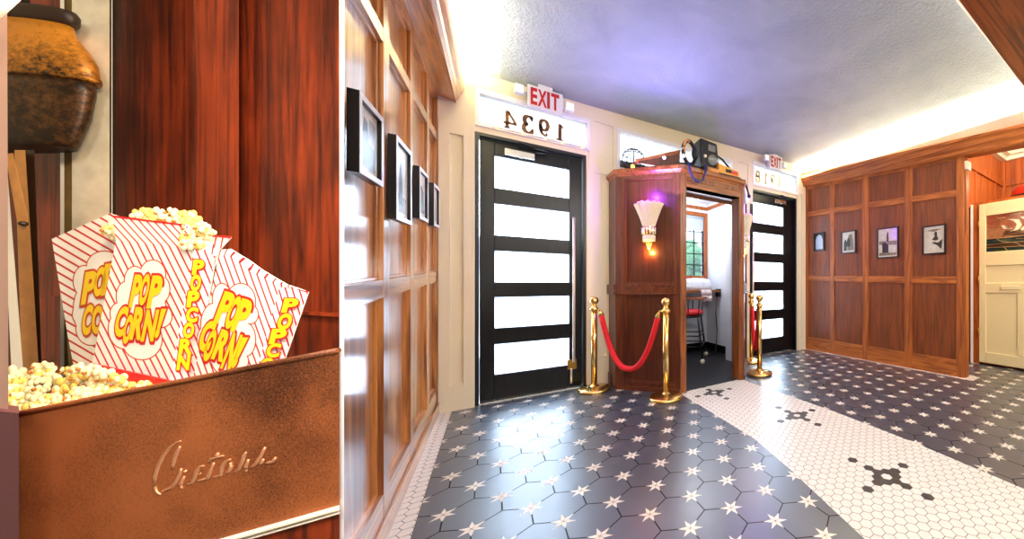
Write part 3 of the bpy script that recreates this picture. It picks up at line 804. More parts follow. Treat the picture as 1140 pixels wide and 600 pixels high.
wn.box(wx0-f_, wx0, IY1-.03, IY1+.06, wz0-f_, wz1+f_, dk); wn.box(wx1, wx1+f_-.005, IY1-.03, IY1+.06, wz0-f_, wz1+f_, dk)
wn.box(wx0, wx1, IY1-.03, IY1+.06, wz1, wz1+f_, dk); wn.box(wx0, wx1, IY1-.05, IY1+.06, wz0-f_, wz0, dk)
wo = wn.build('window_4', kind='structure', bevel=.003)
wn = MB()
for i in range(1, 4): x = wx0+(wx1-wx0)*i/4; wn.box(x-.008, x+.008, IY1+.02, IY1+.04, wz0, wz1, M['brassdark' if 0 else 'blackframe'])
for i in range(1, 5): z = wz0+(1.90-wz0)*i/4.; wn.box(wx0, wx1, IY1+.02, IY1+.04, z-.007, z+.007, M['blackframe'])
wn.build('muntins', wo)
wn = MB(); wn.box(wx0, wx1, IY1+.03, IY1+.033, wz0, wz1, M['clear']); wn.build('pane', wo)
M['blind'] = plain('grey_roller_blind', (176, 184, 192), .7)
wn = MB(); wn.box(wx0+.01, wx1-.01, IY1-.004, IY1+.0, 1.92, wz1, M['blind']); wn.tube([(wx0+.01, IY1-.012, wz1-.02), (wx1-.01, IY1-.012, wz1-.02)], .018, M['blind'], 10); wn.build('roller_blind', wo)
# glass ceiling lamp in the booth
lt = thing('ceiling_lamp', 'glass ceiling lamp inside the ticket booth', 'lamp', (2.3, 4.0, IZ))
M['opal'] = plain('opal_glass', (240, 244, 250), .15, emis=(255, 248, 236), es=1.2)
mb = MB(); mb.lathe((2.3, 4.0, IZ), [(.001, -.11), (.08, -.10), (.15, -.06), (.17, -.02)], M['opal'], 24); mb.build('shade', lt)
mb = MB(); mb.lathe((2.3, 4.0, IZ), [(.185, -.02), (.19, 0), (.05, 0)], M['chrome'], 24); 
for k in range(8):
    a = k*pi/4; mb.tube([(2.3+.19*cos(a), 4+.19*sin(a), IZ-.01), (2.3+.14*cos(a+.3), 4+.14*sin(a+.3), IZ-.08), (2.3+.03*cos(a+.5), 4+.03*sin(a+.5), IZ-.115)], .005, M['chrome'], 6)
mb.build('fitting', lt)
# counter along the back
ct = thing('counter', 'narrow wooden counter under the booth window', 'counter', (2.3, 4.45, 0))
mb = MB(); mb.box(1.1, IX1-.02, 4.16, IY1-.02, .93, .965, M['bwoodX']); mb.build('counter_top', ct, bevel=.004)
for x in (1.2, 2.0):
    mb = MB(); mb.box(x, x+.04, 4.2, IY1-.02, .115, .93, M['blackframe']); mb.build('bracket', ct)
M['cloth'] = plain('white_striped_cloth', (226, 230, 238), .8, var=.12, bscale=40)
mb = MB()
def lump(c, sx, sy, h, n=20, seed=0):
    r = random.Random(seed); rings = []
    for k, (s, z) in enumerate(((1, 0), (1.02, .3), (.98, .7), (.9, .92), (.6, 1.0), (.01, 1.02))):
        R = []
        for j in range(n):
            a = 2*pi*j/n; e = (abs(cos(a))**.45*(1 if cos(a) > 0 else -1), abs(sin(a))**.45*(1 if sin(a) > 0 else -1))
            q = 1+r.uniform(-.05, .05)
            R.append((c[0]+e[0]*sx*s*q, c[1]+e[1]*sy*s*q, c[2]+h*z*(1+r.uniform(-.05, .05) if z else 1)))
        rings.append(R)
    mb.loft(rings, M['cloth'], True, True, True)
lump((2.42, 4.38, .966), .30, .15, .17)
tag(mb.build('covered_register'), 'cash register under a white striped cloth on the booth counter', 'cash register')
mb = MB()
mb.box(2.14, 2.34, 4.30, 4.42, 1.142, 1.16, M['redcloth']); 
tag(mb.build('red_booklet'), 'red booklet lying on the cloth covered register', 'booklet')
# towel and cable
M['towel'] = plain('pale_pink_towel', (232, 214, 216), .85, bump=.4, bscale=120)
mb = MB()
tw = []
for i in range(9):
    x = 2.44+.17*i/8; yy = 4.145-.012*sin(i*1.7)
    tw.append([(x, yy+.04, .972), (x, yy-.005, .968), (x+.01, yy-.01, .88), (x+.005*sin(i), yy-.012, .80+.012*cos(i*1.3))])
for a, b in zip(tw, tw[1:]):
    for k in range(3): mb.face([a[k], a[k+1], b[k+1], b[k]], M['towel'], smooth=True)
o = tag(mb.build('towel'), 'pale pink towel hanging over the booth counter edge', 'towel'); so = o.modifiers.new('s', 'SOLIDIFY'); so.thickness = .006
mb = MB(); mb.box(2.765, 2.82, 4.18, 4.26, .86, .98, M['black']); o = tag(mb.build('power_adapter', bevel=.004), 'black power adapter box on the booth side wall', 'power adapter')
mb = MB(); mb.tube([(2.77, 4.22, .87), (2.74, 4.21, .6), (2.76, 4.2, .35), (2.74, 4.19, .15), (2.70, 4.15, .03), (2.6, 4.1, .012), (2.5, 4.12, .012)], .007, M['black'], 7)
tag(mb.build('power_cable'), 'black power cable dropping to the booth floor beside the stool', 'cable')

# bar stool
stc = (-.70, 4.55)
def SW(r, w, z): return cw(stc[0]+r, stc[1]+w, z)
stl = thing('bar_stool', 'black metal bar stool with red cushion and wooden arms in the booth', 'stool', SW(0, 0, 0))
blk = M['blackframe']
for a, b in ((-1, -1), (1, -1), (1, 1), (-1, 1)):
    mb = MB(); mb.tube([SW(a*.17, b*.17, .62), SW(a*.24, b*.24, .03)], .013, blk, 8); lg = mb.build('leg', stl)
    mb = MB(); mb.ball(SW(a*.24, b*.24, .033), .032, M['cream'], 12, 8); mb.build('foot_ball', lg)
mb = MB()
for z, k in ((.22, .222), (.36, .207)):
    c = [(-k, -k), (k, -k), (k, k), (-k, k)]
    for i in range(4): mb.tube([SW(*c[i], z), SW(*c[(i+1) % 4], z)], .009, blk, 7)
mb.build('foot_rail', stl)
mb = MB(); 
mb.lathe((0, 0, 0), [(.2, .60), (.22, .61), (.22, .625), (.2, .63)], blk, 24); mb.v = [SW(x, y, z) for x, y, z in mb.v]; mb.build('seat', stl)
mb = MB(); mb.lathe((0, 0, 0), [(.19, .63), (.225, .645), (.225, .675), (.19, .695), (.001, .70)], M['redcloth'], 24); mb.v = [SW(x, y, z) for x, y, z in mb.v]; mb.build('cushion', stl)
for s in (-1, 1):
    mb = MB(); w0 = s*.24
    P = [SW(-.22, w0-.025, .845), SW(.26, w0-.03, .845), SW(.26, w0+.03, .845), SW(-.22, w0+.025, .845), SW(-.22, w0-.025, .87), SW(.26, w0-.03, .87), SW(.26, w0+.03, .87), SW(-.22, w0+.025, .87)]
    mb.hexa(P, M['bwoodX']); ar = mb.build('arm', stl, bevel=.006)
    mb = MB()
    for r in (-.1, .05, .2): mb.tube([SW(r*.9, w0*.85, .62), SW(r, w0, .85)], .008, blk, 6)
    mb.build('arm_rods', ar)
mb = MB(); mb.tube([SW(-.21, -.2, .62), SW(-.25, -.2, .88), SW(-.26, 0, .91), SW(-.25, .2, .88), SW(-.21, .2, .62)], .012, blk, 8); mb.build('backrest', stl)

# ---------------------------------------------------------------- sconces
M['fluted'] = plain('fluted_milk_glass', (232, 216, 194), .4, emis=(255, 226, 190), es=.05)
M['pinkglass'] = plain('pink_glowing_glass', (250, 170, 160), .4, emis=(255, 110, 110), es=.55)
M['dropglass'] = plain('amber_drop_glass', (255, 190, 90), .3, emis=(255, 170, 50), es=3.5)
def sconce(p, q, ufrac, ztop, label, k=1.0):
    xf, L_ = facet(p, q); u0 = L_*ufrac
    t = thing('wall_sconce', label, 'wall lamp', xf(u0, 0, ztop-.25), 'theatre sconces on the ticket booth')
    Z = lambda z: ztop-z*k
    def half(prof, mat, name, par, flute=0, nf=0, n=36):
        mb = MB(lambda x, y, z: xf(u0+x, max(-y, 0)+.0, z)); mb.lathe((0, 0, 0), prof, mat, n, 1, .62, a0=-pi, a1=0, flute=flute, nf=nf)
        return mb.build(name, par)
    half([(.062, Z(.235)), (.066, Z(.225)), (.096, Z(.14)), (.130, Z(.06)), (.154, Z(.015))], M['fluted'], 'fluted_shade', t, .035, 26, 104)
    # scalloped pink rim
    mb = MB(lambda x, y, z: xf(u0+x, max(-y, 0), z))
    for i in range(17):
        a = -pi+pi*i/16; r = .130; mb.ball((r*cos(a)*.85, r*sin(a)*.5, Z(.012)+.006*cos(i*2.1)), .017, M['pinkglass'], 8, 6)
    mb.build('pink_rim', t)
    b = half([(.062, Z(.32)), (.072, Z(.318)), (.072, Z(.237)), (.062, Z(.235))], M['brass'], 'gold_band', t)
    mb = MB(lambda x, y, z: xf(u0+x, max(-y, 0), z))
    for i in range(7):
        a = -pi+pi*(i+.5)/7; mb.tube([(.074*cos(a), .62*.074*sin(a), Z(.31)), (.074*cos(a), .62*.074*sin(a), Z(.245))], .005, M['white'], 6)
    mb.build('band_bars', b)
    half([(.045, Z(.385)), (.066, Z(.38)), (.07, Z(.325)), (.062, Z(.32))], M['fluted'], 'drum', t)
    half([(.001, Z(.465)), (.014, Z(.45)), (.026, Z(.41)), (.034, Z(.385)), (.03, Z(.38))], M['dropglass'], 'glass_drop', t, 0, 0, 20)
    mb = MB(xf); mb.box(u0-.05, u0+.05, 0, .02, Z(.40), Z(.10), M['brass']); mb.build('back_plate', t)
    return xf, u0
sx1 = sconce(BA, BB, .53, 1.85, 'fluted white fan sconce glowing on the booth panel behind the rope')
sx2 = sconce(BC, BD, .40, 1.87, 'fluted white fan sconce seen edge-on beside the doorway')

# ---------------------------------------------------------------- stanchions and ropes
def stanchion(x, y, label):
    t = thing('rope_stanchion', label, 'stanchion', (x, y, 0), 'brass rope stanchions')
    mb = MB(); mb.lathe((x, y, 0), [(.143, .002), (.150, .008), (.150, .026), (.140, .034), (.06, .048), (.036, .06), (.030, .07)], M['brass'], 40); mb.build('base', t)
    mb = MB(); mb.lathe((x, y, 0), [(.028, .06), (.028, .80)], M['brass'], 24); mb.build('post', t)
    mb = MB(); mb.lathe((x, y, 0), [(.030, .79), (.044, .80), (.044, .815), (.030, .825), (.022, .84), (.020, .855)], M['brass'], 24); mb.build('collar', t)
    mb = MB(); mb.ball((x, y, .89), .042, M['brass'], 24, 16); mb.build('ball_finial', t)
    return t
SA_, SB_, SC_, SD_ = (.80, 3.425), (1.27, 2.785), (2.49, 2.89), (2.80, 3.42)
stanchion(*SA_, 'brass stanchion with ball top against the cream pilaster by the door')
stanchion(*SB_, 'brass stanchion standing at the left corner of the booth doorway')
stanchion(*SC_, 'brass stanchion nearer camera right of the booth doorway')
stanchion(*SD_, 'brass stanchion half hidden behind the one right of the booth')
def rope(a, b, label, sag):
    dx, dy = b[0]-a[0], b[1]-a[1]; l = sqrt(dx*dx+dy*dy); ux, uy = dx/l, dy/l
    t = thing('velvet_rope', label, 'rope', ((a[0]+b[0])/2, (a[1]+b[1])/2, .78-sag), 'red velvet ropes')
    s0, s1 = .085, l-.085
    P = []
    n = 36
    for i in range(n+1):
        f = i/n; s = s0+(s1-s0)*f; c = (2*f-1)
        z = .745-sag*(1-abs(c)**2.3)
        P.append((a[0]+ux*s, a[1]+uy*s, z))
    mb = MB(); mb.tube(P, .026, M['velvet'], 14); mb.build('velvet_cord', t)
    for e, s_, q in ((a, 1, P[0]), (b, -1, P[-1])):
        mb = MB()
        mb.tube([(e[0]+ux*s_*.04, e[1]+uy*s_*.04, .80), (e[0]+ux*s_*.062, e[1]+uy*s_*.062, .806), (e[0]+ux*s_*.074, e[1]+uy*s_*.074, .79), q], [.007, .008, .012, .03], M['brass'], 12)
        mb.build('brass_hook', t)
rope(SA_, SB_, 'red velvet rope hanging before the booth panel left of the doorway', .50)
rope(SC_, SD_, 'red velvet rope beyond the booth doorway in front of the second door', .50)

# ---------------------------------------------------------------- clutter on the booth roof
# wire ball
t = thing('wire_ball', 'dark wire ball on top left corner of the booth', 'wire ball', (1.15, 3.30, BZ))
mb = MB(); R = .115; c0 = (1.15, 3.30, BZ+R+.002)
for k in range(5):
    a = k*pi/5
    mb.tube([(c0[0]+R*cos(a)*sin(th), c0[1]+R*sin(a)*sin(th), c0[2]+R*cos(th)) for th in [2*pi*i/24 for i in range(24)]], .0035, M['black'], 5, True)
for zz in (-.5, .45):
    rr = R*sqrt(1-zz*zz); mb.tube([(c0[0]+rr*cos(2*pi*i/24), c0[1]+rr*sin(2*pi*i/24), c0[2]+R*zz) for i in range(24)], .0035, M['black'], 5, True)
mb.build('wire_cage', t)
mb = MB(); mb.ball((1.12, 3.24, BZ+.03), .02, M['fairy'], 10, 8); mb.build('bulb', t)
# sloping board
mb = MB()
P0, P1 = (1.10, 3.04), (1.52, 2.98)
mb.hexa([(1.07, 3.02, BZ+.003), (1.50, 2.95, BZ+.16), (1.515, 3.03, BZ+.16), (1.085, 3.10, BZ+.003), (1.07, 3.02, BZ+.02), (1.50, 2.95, BZ+.20), (1.515, 3.03, BZ+.20), (1.085, 3.10, BZ+.02)], M['bwoodX'])
mb.hexa([(1.10, 3.02, BZ+.001), (1.50, 2.96, BZ+.001), (1.50, 2.975, BZ+.001), (1.10, 3.035, BZ+.001), (1.10, 3.02, BZ+.012), (1.50, 2.96, BZ+.162), (1.50, 2.975, BZ+.162), (1.10, 3.035, BZ+.012)], M['bwoodZ'])
tag(mb.build('sloping_board'), 'oak wedge board sloping up across the booth roof', 'board')
# black case with lens (speaker-like camera box)
t = thing('projector_case', 'black box with a round lens and window standing on the booth roof', 'projector', (1.80, 2.98, BZ))
mb = MB(); mb.hexa([(1.72, 2.90, BZ+.05), (1.94, 2.90, BZ+.10), (1.96, 3.12, BZ+.10), (1.74, 3.12, BZ+.05), (1.70, 2.90, BZ+.36), (1.91, 2.90, BZ+.345), (1.93, 3.10, BZ+.345), (1.72, 3.12, BZ+.36)], M['black']); mb.hexa([(1.74, 2.93, BZ+.001), (1.88, 2.93, BZ+.001), (1.88, 3.08, BZ+.001), (1.74, 3.08, BZ+.001), (1.74, 2.93, BZ+.08), (1.90, 2.93, BZ+.10), (1.90, 3.08, BZ+.10), (1.74, 3.08, BZ+.08)], M['black'])
mb.build('case', t, bevel=.02)
M['lens'] = plain('grey_lens_glass', (120, 122, 118), .1, spec=1)
mb = MB(lambda x, y, z: (1.845+x, 2.895-z, BZ+.155+y)); mb.lathe((0, 0, 0), [(.055, -.01), (.055, .008), (.045, .010), (.043, .003), (.001, .006)], M['lens'], 24); mb.build('round_lens', t)
mb = MB(); mb.box(1.79, 1.88, 2.888, 2.9, BZ+.24, BZ+.31, M['lens']); mb.build('window_panel', t, bevel=.008)
mb = MB(); mb.ball((1.755, 2.892, BZ+.175), .017, M['cream'], 10, 8); mb.build('knob', t)
# rounded film spool / headset with tan pad
t = thing('headset', 'black headset with tan ear pad leaning against the black box', 'headset', (1.62, 2.95, BZ))
M['tan'] = plain('tan_pad', (216, 150, 84), .6)
mb = MB(); mb.tube([(1.60+.085*cos(a), 2.95+.03*cos(a), BZ+.19+.115*sin(a)) for a in [2*pi*i/28 for i in range(28)]], .02, M['black'], 10, True); mb.build('band', t)
mb = MB(); mb.tube([(1.57+.05*cos(a), 2.93+.02*cos(a), BZ+.21+.09*sin(a)) for a in [pi*.35+pi*.8*i/14 for i in range(15)]], .014, M['tan'], 8); mb.build('ear_pad', t)
mb = MB(); mb.ball((1.655, 2.93, BZ+.19), .055, M['black'], 16, 10, .6, .8, 1.3); mb.build('ear_cup', t)
# loose things
mb = MB(); mb.tube([(1.42, 2.90, BZ+.03), (1.5, 2.91, BZ+.035), (1.56, 2.93, BZ+.05), (1.62, 2.93, BZ+.04), (1.70, 2.90, BZ+.03)], [.014, .022, .03, .03, .02], M['black'], 10)
tag(mb.build('coiled_strap'), 'black crumpled strap lying on booth edge below the headset', 'strap')
M['navy'] = plain('navy_strap', (22, 26, 84), .4)
mb = MB(lambda u, v, n: (u, v, n)); 
pts = [(1.515, 2.80, BZ+.03), (1.50, 2.775, BZ-.01), (1.51, 2.77, BZ-.07), (1.55, 2.77, BZ-.13), (1.60, 2.77, BZ-.155), (1.655, 2.77, BZ-.12), (1.68, 2.77, BZ-.05), (1.69, 2.775, BZ), (1.70, 2.80, BZ+.05)]
L2 = []
for i, (x, y, z) in enumerate(pts): L2.append([(x, y-.012, z), (x, y+.012, z+.0)])
for a, b in zip(pts, pts[1:]):
    dx, dz = b[0]-a[0], b[2]-a[2]; l = sqrt(dx*dx+dz*dz) or 1; nx_, nz_ = -dz/l*.009, dx/l*.009
    mb.hexa([(a[0]+nx_, a[1]-.012, a[2]+nz_), (b[0]+nx_, b[1]-.012, b[2]+nz_), (b[0]-nx_, b[1]-.012, b[2]-nz_), (a[0]-nx_, a[1]-.012, a[2]-nz_), (a[0]+nx_, a[1]+.006, a[2]+nz_), (b[0]+nx_, b[1]+.006, b[2]+nz_), (b[0]-nx_, b[1]+.006, b[2]-nz_), (a[0]-nx_, a[1]+.006, a[2]-nz_)], M['navy'])
tag(mb.build('hanging_strap'), 'navy strap hanging in a loop over the booth lintel', 'strap')
for x, col, lab in ((1.26, 'cream', 'small pale bulb lying left on the booth edge below the wedge'), (1.385, 'cream', 'small pale bulb lying right on the booth edge below the wedge')):
    mb = MB(); yy = 3.06-(x-.985)*1.16+.06; mb.ball((x, yy, BZ+.018), .018, M[col], 12, 8); tag(mb.build('small_bulb'), lab, 'bulb', 'pale bulbs on the booth edge')
# battery / tool box: orange with red label
t = thing('tool_box', 'yellow and orange tool box with red label on booth roof edge', 'box', (2.05, 2.90, BZ))
M['yellow'] = plain('tool_yellow', (226, 160, 60), .45); M['lab_red'] = plain('label_red', (208, 50, 40), .5)
mb = MB(); mb.hexa([(1.90, 2.86, BZ+.03), (2.17, 2.86, BZ+.025), (2.17, 2.96, BZ+.025), (1.90, 2.96, BZ+.03), (1.90, 2.86, BZ+.13), (2.17, 2.86, BZ+.085), (2.17, 2.96, BZ+.085), (1.90, 2.96, BZ+.13)], M['yellow']); mb.build('box', t, bevel=.006)
mb = MB(); mb.box(1.89, 2.19, 2.855, 2.965, BZ+.001, BZ+.028, M['black']); mb.build('base', t, bevel=.004)
mb = MB(); mb.box(1.99, 2.065, 2.857, 2.86, BZ+.05, BZ+.085, M['black']); mb.box(2.065, 2.145, 2.857, 2.86, BZ+.045, BZ+.08, M['lab_red']); mb.build('label', t)
mb = MB(); mb.lathe((0, 0, 0), [(.03, 0), (.03, .13), (.026, .132), (.001, .132)], M['tan'], 16); mb.v = [(1.76+z, 2.87+x*.0+y, BZ+.032+x) for x, y, z in mb.v]
tag(mb.build('tan_roll'), 'tan roll lying between black box and yellow box', 'roll')
mb = MB(); mb.tube([(1.90, 2.95, BZ+.25), (2.0, 2.94, BZ+.21), (2.1, 2.93, BZ+.12), (2.2, 2.90, BZ+.03), (2.25, 2.86, BZ-.0), (2.31, 2.9, BZ-.05), (2.36, 2.93, BZ-.12)], .011, M['black'], 8)
o = tag(mb.build('black_cable'), 'thick black cable arching off the booth right corner', 'cable')
mb = MB(); mb.ball((2.37, 2.935, BZ-.13), .022, M['navy'], 10, 8); mb.build('plug', o)

# ================================================================== THE POPCORN CORNER
LK = 1.0
popm = thing('popcorn_machine', 'old steel popcorn machine with embossed script on its tray front', 'popcorn machine', LP(190, 900, .45)[:2]+(0,))
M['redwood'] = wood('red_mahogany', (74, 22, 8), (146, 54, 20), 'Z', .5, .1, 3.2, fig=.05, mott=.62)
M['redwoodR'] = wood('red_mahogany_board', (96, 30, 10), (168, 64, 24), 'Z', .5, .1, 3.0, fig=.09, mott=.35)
M['steelpale'] = plain('pale_worn_steel', (244, 232, 204), .55, .1, var=.12, bscale=30, bump=.3)
M['olive'] = plain('olive_worn_metal', (120, 96, 50), .5, .3, var=.2, bscale=40)
M['darkedge'] = plain('dark_edge_metal', (40, 24, 12), .5)
def speck(name, dark, light, rough, metal, scale=90, lo=.38, hi=.62):
    m, nt, b = newmat(name); N = nt.nodes.new; Lk = nt.links.new
    tc = N('ShaderNodeTexCoord'); n = N('ShaderNodeTexNoise'); n.inputs['Scale'].default_value = scale; n.inputs['Detail'].default_value = 8; n.inputs['Roughness'].default_value = .75
    n3 = N('ShaderNodeTexNoise'); n3.inputs['Scale'].default_value = 6; n3.inputs['Detail'].default_value = 3
    Lk(tc.outputs['Object'], n.inputs['Vector']); Lk(tc.outputs['Object'], n3.inputs['Vector'])
    ad = N('ShaderNodeMath'); ad.operation = 'ADD'; Lk(n.outputs['Fac'], ad.inputs[0]); Lk(n3.outputs['Fac'], ad.inputs[1])
    hf = N('ShaderNodeMath'); hf.operation = 'MULTIPLY'; hf.inputs[1].default_value = .5; Lk(ad.outputs[0], hf.inputs[0])
    r = N('ShaderNodeValToRGB'); r.color_ramp.elements[0].position = lo; r.color_ramp.elements[1].position = hi
    r.color_ramp.elements[0].color = srgb(dark); r.color_ramp.elements[1].color = srgb(light)
    Lk(hf.outputs[0], r.inputs['Fac']); Lk(r.outputs['Color'], b.inputs['Base Color'])
    b.inputs['Roughness'].default_value = rough; b.inputs['Metallic'].default_value = metal
    return m
M['copper'] = speck('browned_copper_steel', (70, 32, 14), (176, 98, 52), .5, .15, 520, .42, .58)
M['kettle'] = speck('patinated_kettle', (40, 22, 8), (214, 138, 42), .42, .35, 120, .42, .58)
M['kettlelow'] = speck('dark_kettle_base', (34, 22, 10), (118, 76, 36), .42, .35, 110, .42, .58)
M['emboss'] = plain('highlit_copper_script', (232, 170, 128), .3, .6)  # lighter copper puts the highlight on the raised strokes into the colour
M['tanwood'] = plain('tan_bar', (190, 130, 66), .5, var=.15, bscale=50)
M['mauve'] = plain('mauve_post', (196, 156, 140), .5)
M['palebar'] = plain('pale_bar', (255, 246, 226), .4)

def slab(mb, pts, d0, d1, mat):
    """outline in the picture plane, given thickness away from the camera; d0 may be a list of distances per corner"""
    n = len(pts)
    D = d0 if isinstance(d0, (list, tuple)) else [d0]*n
    fr = [LP(x, y, d) for (x, y), d in zip(pts, D)]
    # the machine's members are skewed in plan: their sides run back parallel to the divider board
    rx = (max(p[0] for p in pts)-CX)/F
    off = Vector(cw(rx*d1, d1, 0))
    bk = [tuple(Vector(p)+off) for p in fr]
    i = mb.av(fr); j = mb.av(bk); k = mb.m(mat)
    mb.f.append(tuple(range(i, i+n))); mb.f.append(tuple(reversed(range(j, j+n)))); mb.mi += [k, k]; mb.sm += [False, False]
    for a in range(n):
        b = (a+1) % n; mb.f.append((i+b, i+a, j+a, j+b)); mb.mi.append(k); mb.sm.append(False)
# wood backdrop behind the machine
bd = MB()
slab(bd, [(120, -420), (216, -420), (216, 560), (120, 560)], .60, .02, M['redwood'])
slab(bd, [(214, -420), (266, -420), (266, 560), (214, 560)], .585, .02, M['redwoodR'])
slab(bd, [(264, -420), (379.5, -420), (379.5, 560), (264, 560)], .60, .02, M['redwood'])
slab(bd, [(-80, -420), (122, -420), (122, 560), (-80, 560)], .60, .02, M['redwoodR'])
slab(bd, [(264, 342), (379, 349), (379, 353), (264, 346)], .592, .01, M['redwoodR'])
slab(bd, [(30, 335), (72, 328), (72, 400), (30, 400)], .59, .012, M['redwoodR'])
bd.build('wall_mahogany', kind='structure')
# steel column
mb = MB(); slab(mb, [(80, -460), (122, -460), (122, 440), (80, 440)], .55, .02, M['steelpale']); slab(mb, [(71.5, -460), (80, -460), (80, 440), (71.5, 440)], .552, .02, M['olive']); mb.build('steel_column', popm)
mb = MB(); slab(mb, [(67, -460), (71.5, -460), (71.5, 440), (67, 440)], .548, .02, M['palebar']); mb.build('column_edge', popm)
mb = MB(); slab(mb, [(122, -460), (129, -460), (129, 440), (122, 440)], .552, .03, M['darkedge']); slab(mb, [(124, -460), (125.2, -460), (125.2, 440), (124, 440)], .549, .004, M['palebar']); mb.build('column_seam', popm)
# bars at the left
mb = MB(); slab(mb, [(16, 167), (28, 167), (46, 460), (26, 460)], .50, .02, M['tanwood']); slab(mb, [(28, 167), (38, 167), (48, 460), (45, 460)], .515, .03, M['darkedge']); mb.build('tan_upright', popm)
mb = MB(); slab(mb, [(2, 190), (8, 190), (28, 440), (14, 440)], .47, .01, M['palebar']); mb.build('pale_bar', popm)
mb = MB(); slab(mb, [(6, 172), (14, 170), (31, 240), (31, 250), (26, 256), (20, 252)], .46, .008, M['tanwood']); o = mb.build('lever', popm, bevel=.001)
mb = MB(); mb.ball(LP(26, 249, .458), .0035, M['darkedge'], 10, 8); mb.build('rivet', o)
mb = MB(); slab(mb, [(-30, -900), (5, -900), (9.5, 470), (-30, 470)], .36, .02, M['mauve']); mb.build('corner_post', popm)
M['plum'] = plain('plum_reflection', (110, 62, 70), .5)
mb = MB(); slab(mb, [(-30, 455), (21, 460), (21, 690), (-30, 690)], .352, .02, M['plum']); mb.build('tray_reflection', popm)  # plum slab stands in for the purple reflection on the tray
mb = MB(); mb.tube([LP(-14, 24, .34), LP(20, -8, .34)], .0035, M['palebar'], 8); mb.build('stay_rod', popm)
# kettle
kt = thing('popcorn_kettle', 'blackened brass popcorn kettle hanging in the upper left', 'kettle', LP(15, 165, .53))
kc = .53; px_ = kc/F
def kring(hx, y, ratio=.22, xc=14, n=40):
    t = (CX-xc)/F
    a = hx*px_/sqrt(1+(t*ratio)**2); R = []
    c = LP(xc, y, kc)
    for j in range(n):
        g_ = 2*pi*j/n; o_ = cw(a*cos(g_), a*ratio*sin(g_), 0); R.append((c[0]+o_[0], c[1]+o_[1], c[2]))
    return R
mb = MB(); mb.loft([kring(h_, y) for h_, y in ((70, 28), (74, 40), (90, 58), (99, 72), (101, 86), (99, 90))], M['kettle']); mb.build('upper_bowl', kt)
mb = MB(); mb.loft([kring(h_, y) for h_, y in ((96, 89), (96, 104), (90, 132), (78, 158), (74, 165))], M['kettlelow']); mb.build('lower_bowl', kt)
mb = MB(); mb.loft([kring(h_, y) for h_, y in ((70, 29), (77, 26), (78, 18), (74, 13), (40, 9), (5, 8))], M['darkedge']); mb.build('lid', kt)
mb = MB(); mb.loft([kring(h_, y) for h_, y in ((99, 86), (103, 87), (103, 91), (97, 92))], M['kettle']); mb.build('seam_flange', kt)
mb = MB(); mb.tube([LP(14, 10, kc), LP(14, -440, kc)], .012, M['darkedge'], 10); mb.build('hanger', kt)
# tray front
def TY(x): return 463-(x)*75/378.
mb = MB(); D = [.372, .40, .40, .372]
slab(mb, [(-20, TY(-20)), (378, TY(378)), (378, 565), (-20, 678)], D, .006, M['copper']); tf = mb.build('tray_front', popm)
mb = MB(); mb.tube([LP(x, TY(x)+1.5, .372+.028*(x+20)/398-.001) for x in (-20, 80, 180, 280, 377)], .0032, M['copper'], 10); mb.build('rolled_rim', popm)
# embossed script
strokes = [
 [(325, 72), (290, 88), (240, 125), (190, 190), (150, 270), (125, 350), (118, 410), (135, 465), (170, 490)],
 [(318, 115), (300, 150), (275, 215), (255, 295)],
 [(178, 462), (215, 448), (250, 435), (290, 385), (318, 325), (325, 285)],
 [(350, 345), (328, 395), (320, 420), (333, 442)], [(352, 300), (362, 315)],
 [(368, 412), (410, 398), (432, 350), (450, 300), (470, 272), (503, 265)], [(470, 325), (476, 328)],
 [(448, 386), (490, 372), (530, 362), (552, 300), (578, 240)], [(590, 205), (612, 165)], [(540, 240), (556, 215), (600, 200), (655, 188)],
 [(568, 356), (632, 337), (640, 270), (668, 232), (706, 214)], [(668, 328), (700, 300), (714, 262), (704, 240)],
 [(732, 318), (770, 292), (796, 235), (812, 180), (825, 160)], [(843, 215), (824, 270), (820, 290), (828, 312)],
 [(862, 282), (900, 248), (938, 190), (970, 122)], [(930, 256), (945, 235), (958, 212)], [(975, 246), (1030, 234), (1052, 200)]]
mb = MB()
def TD(x): return .372+.028*(x+20)/398
for s_ in strokes:
    P = []
    for (u, v) in s_:
        x = 155+u/6.909; y = 480+v/6.909; P.append(LP(x, y, TD(x)-.0005))
    Q = [P[0]]
    for a, b in zip(P, P[1:]):
        for k in (1, 2): Q.append(tuple(Vector(a).lerp(Vector(b), k/2)))
    n = len(Q); mb.tube(Q, [.0009+.0009*sin(pi*min(1, (i+.5)/n)) for i in range(n)], M['emboss'], 8)
mb.build('embossed_script', tf)
# ledge below
mb = MB(); D2 = [.372, .40, .40, .372]
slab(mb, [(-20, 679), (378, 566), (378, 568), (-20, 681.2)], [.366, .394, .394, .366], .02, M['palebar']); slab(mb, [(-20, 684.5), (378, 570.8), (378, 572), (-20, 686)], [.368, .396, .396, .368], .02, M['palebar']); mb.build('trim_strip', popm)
mb = MB(); f0 = [LP(-20, 684, .374), LP(378, 569, .402)]
bz = [(p[0], p[1], 0.0) for p in f0]; rx = (378-CX)/F; off = Vector(cw(rx*.19, .19, 0))
P = [bz[0], bz[1], f0[1], f0[0]]; mb.hexa(P+[tuple(Vector(p)+off) for p in P], M['redwoodR']); mb.build('cabinet', popm)
mb = MB(); q = [LP(-20, 480, .385), LP(374, 480, .41)]; zz = q[0][2]
P = [(q[0][0], q[0][1], .84), (q[1][0], q[1][1], .84), (q[1][0]+off[0]*.8, q[1][1]+off[1]*.8, .84), (q[0][0]+off[0]*.8, q[0][1]+off[1]*.8, .84)]
mb.hexa(P+[(x, y, .846) for x, y, z in P], M['copper']); mb.build('tray_bottom', popm)
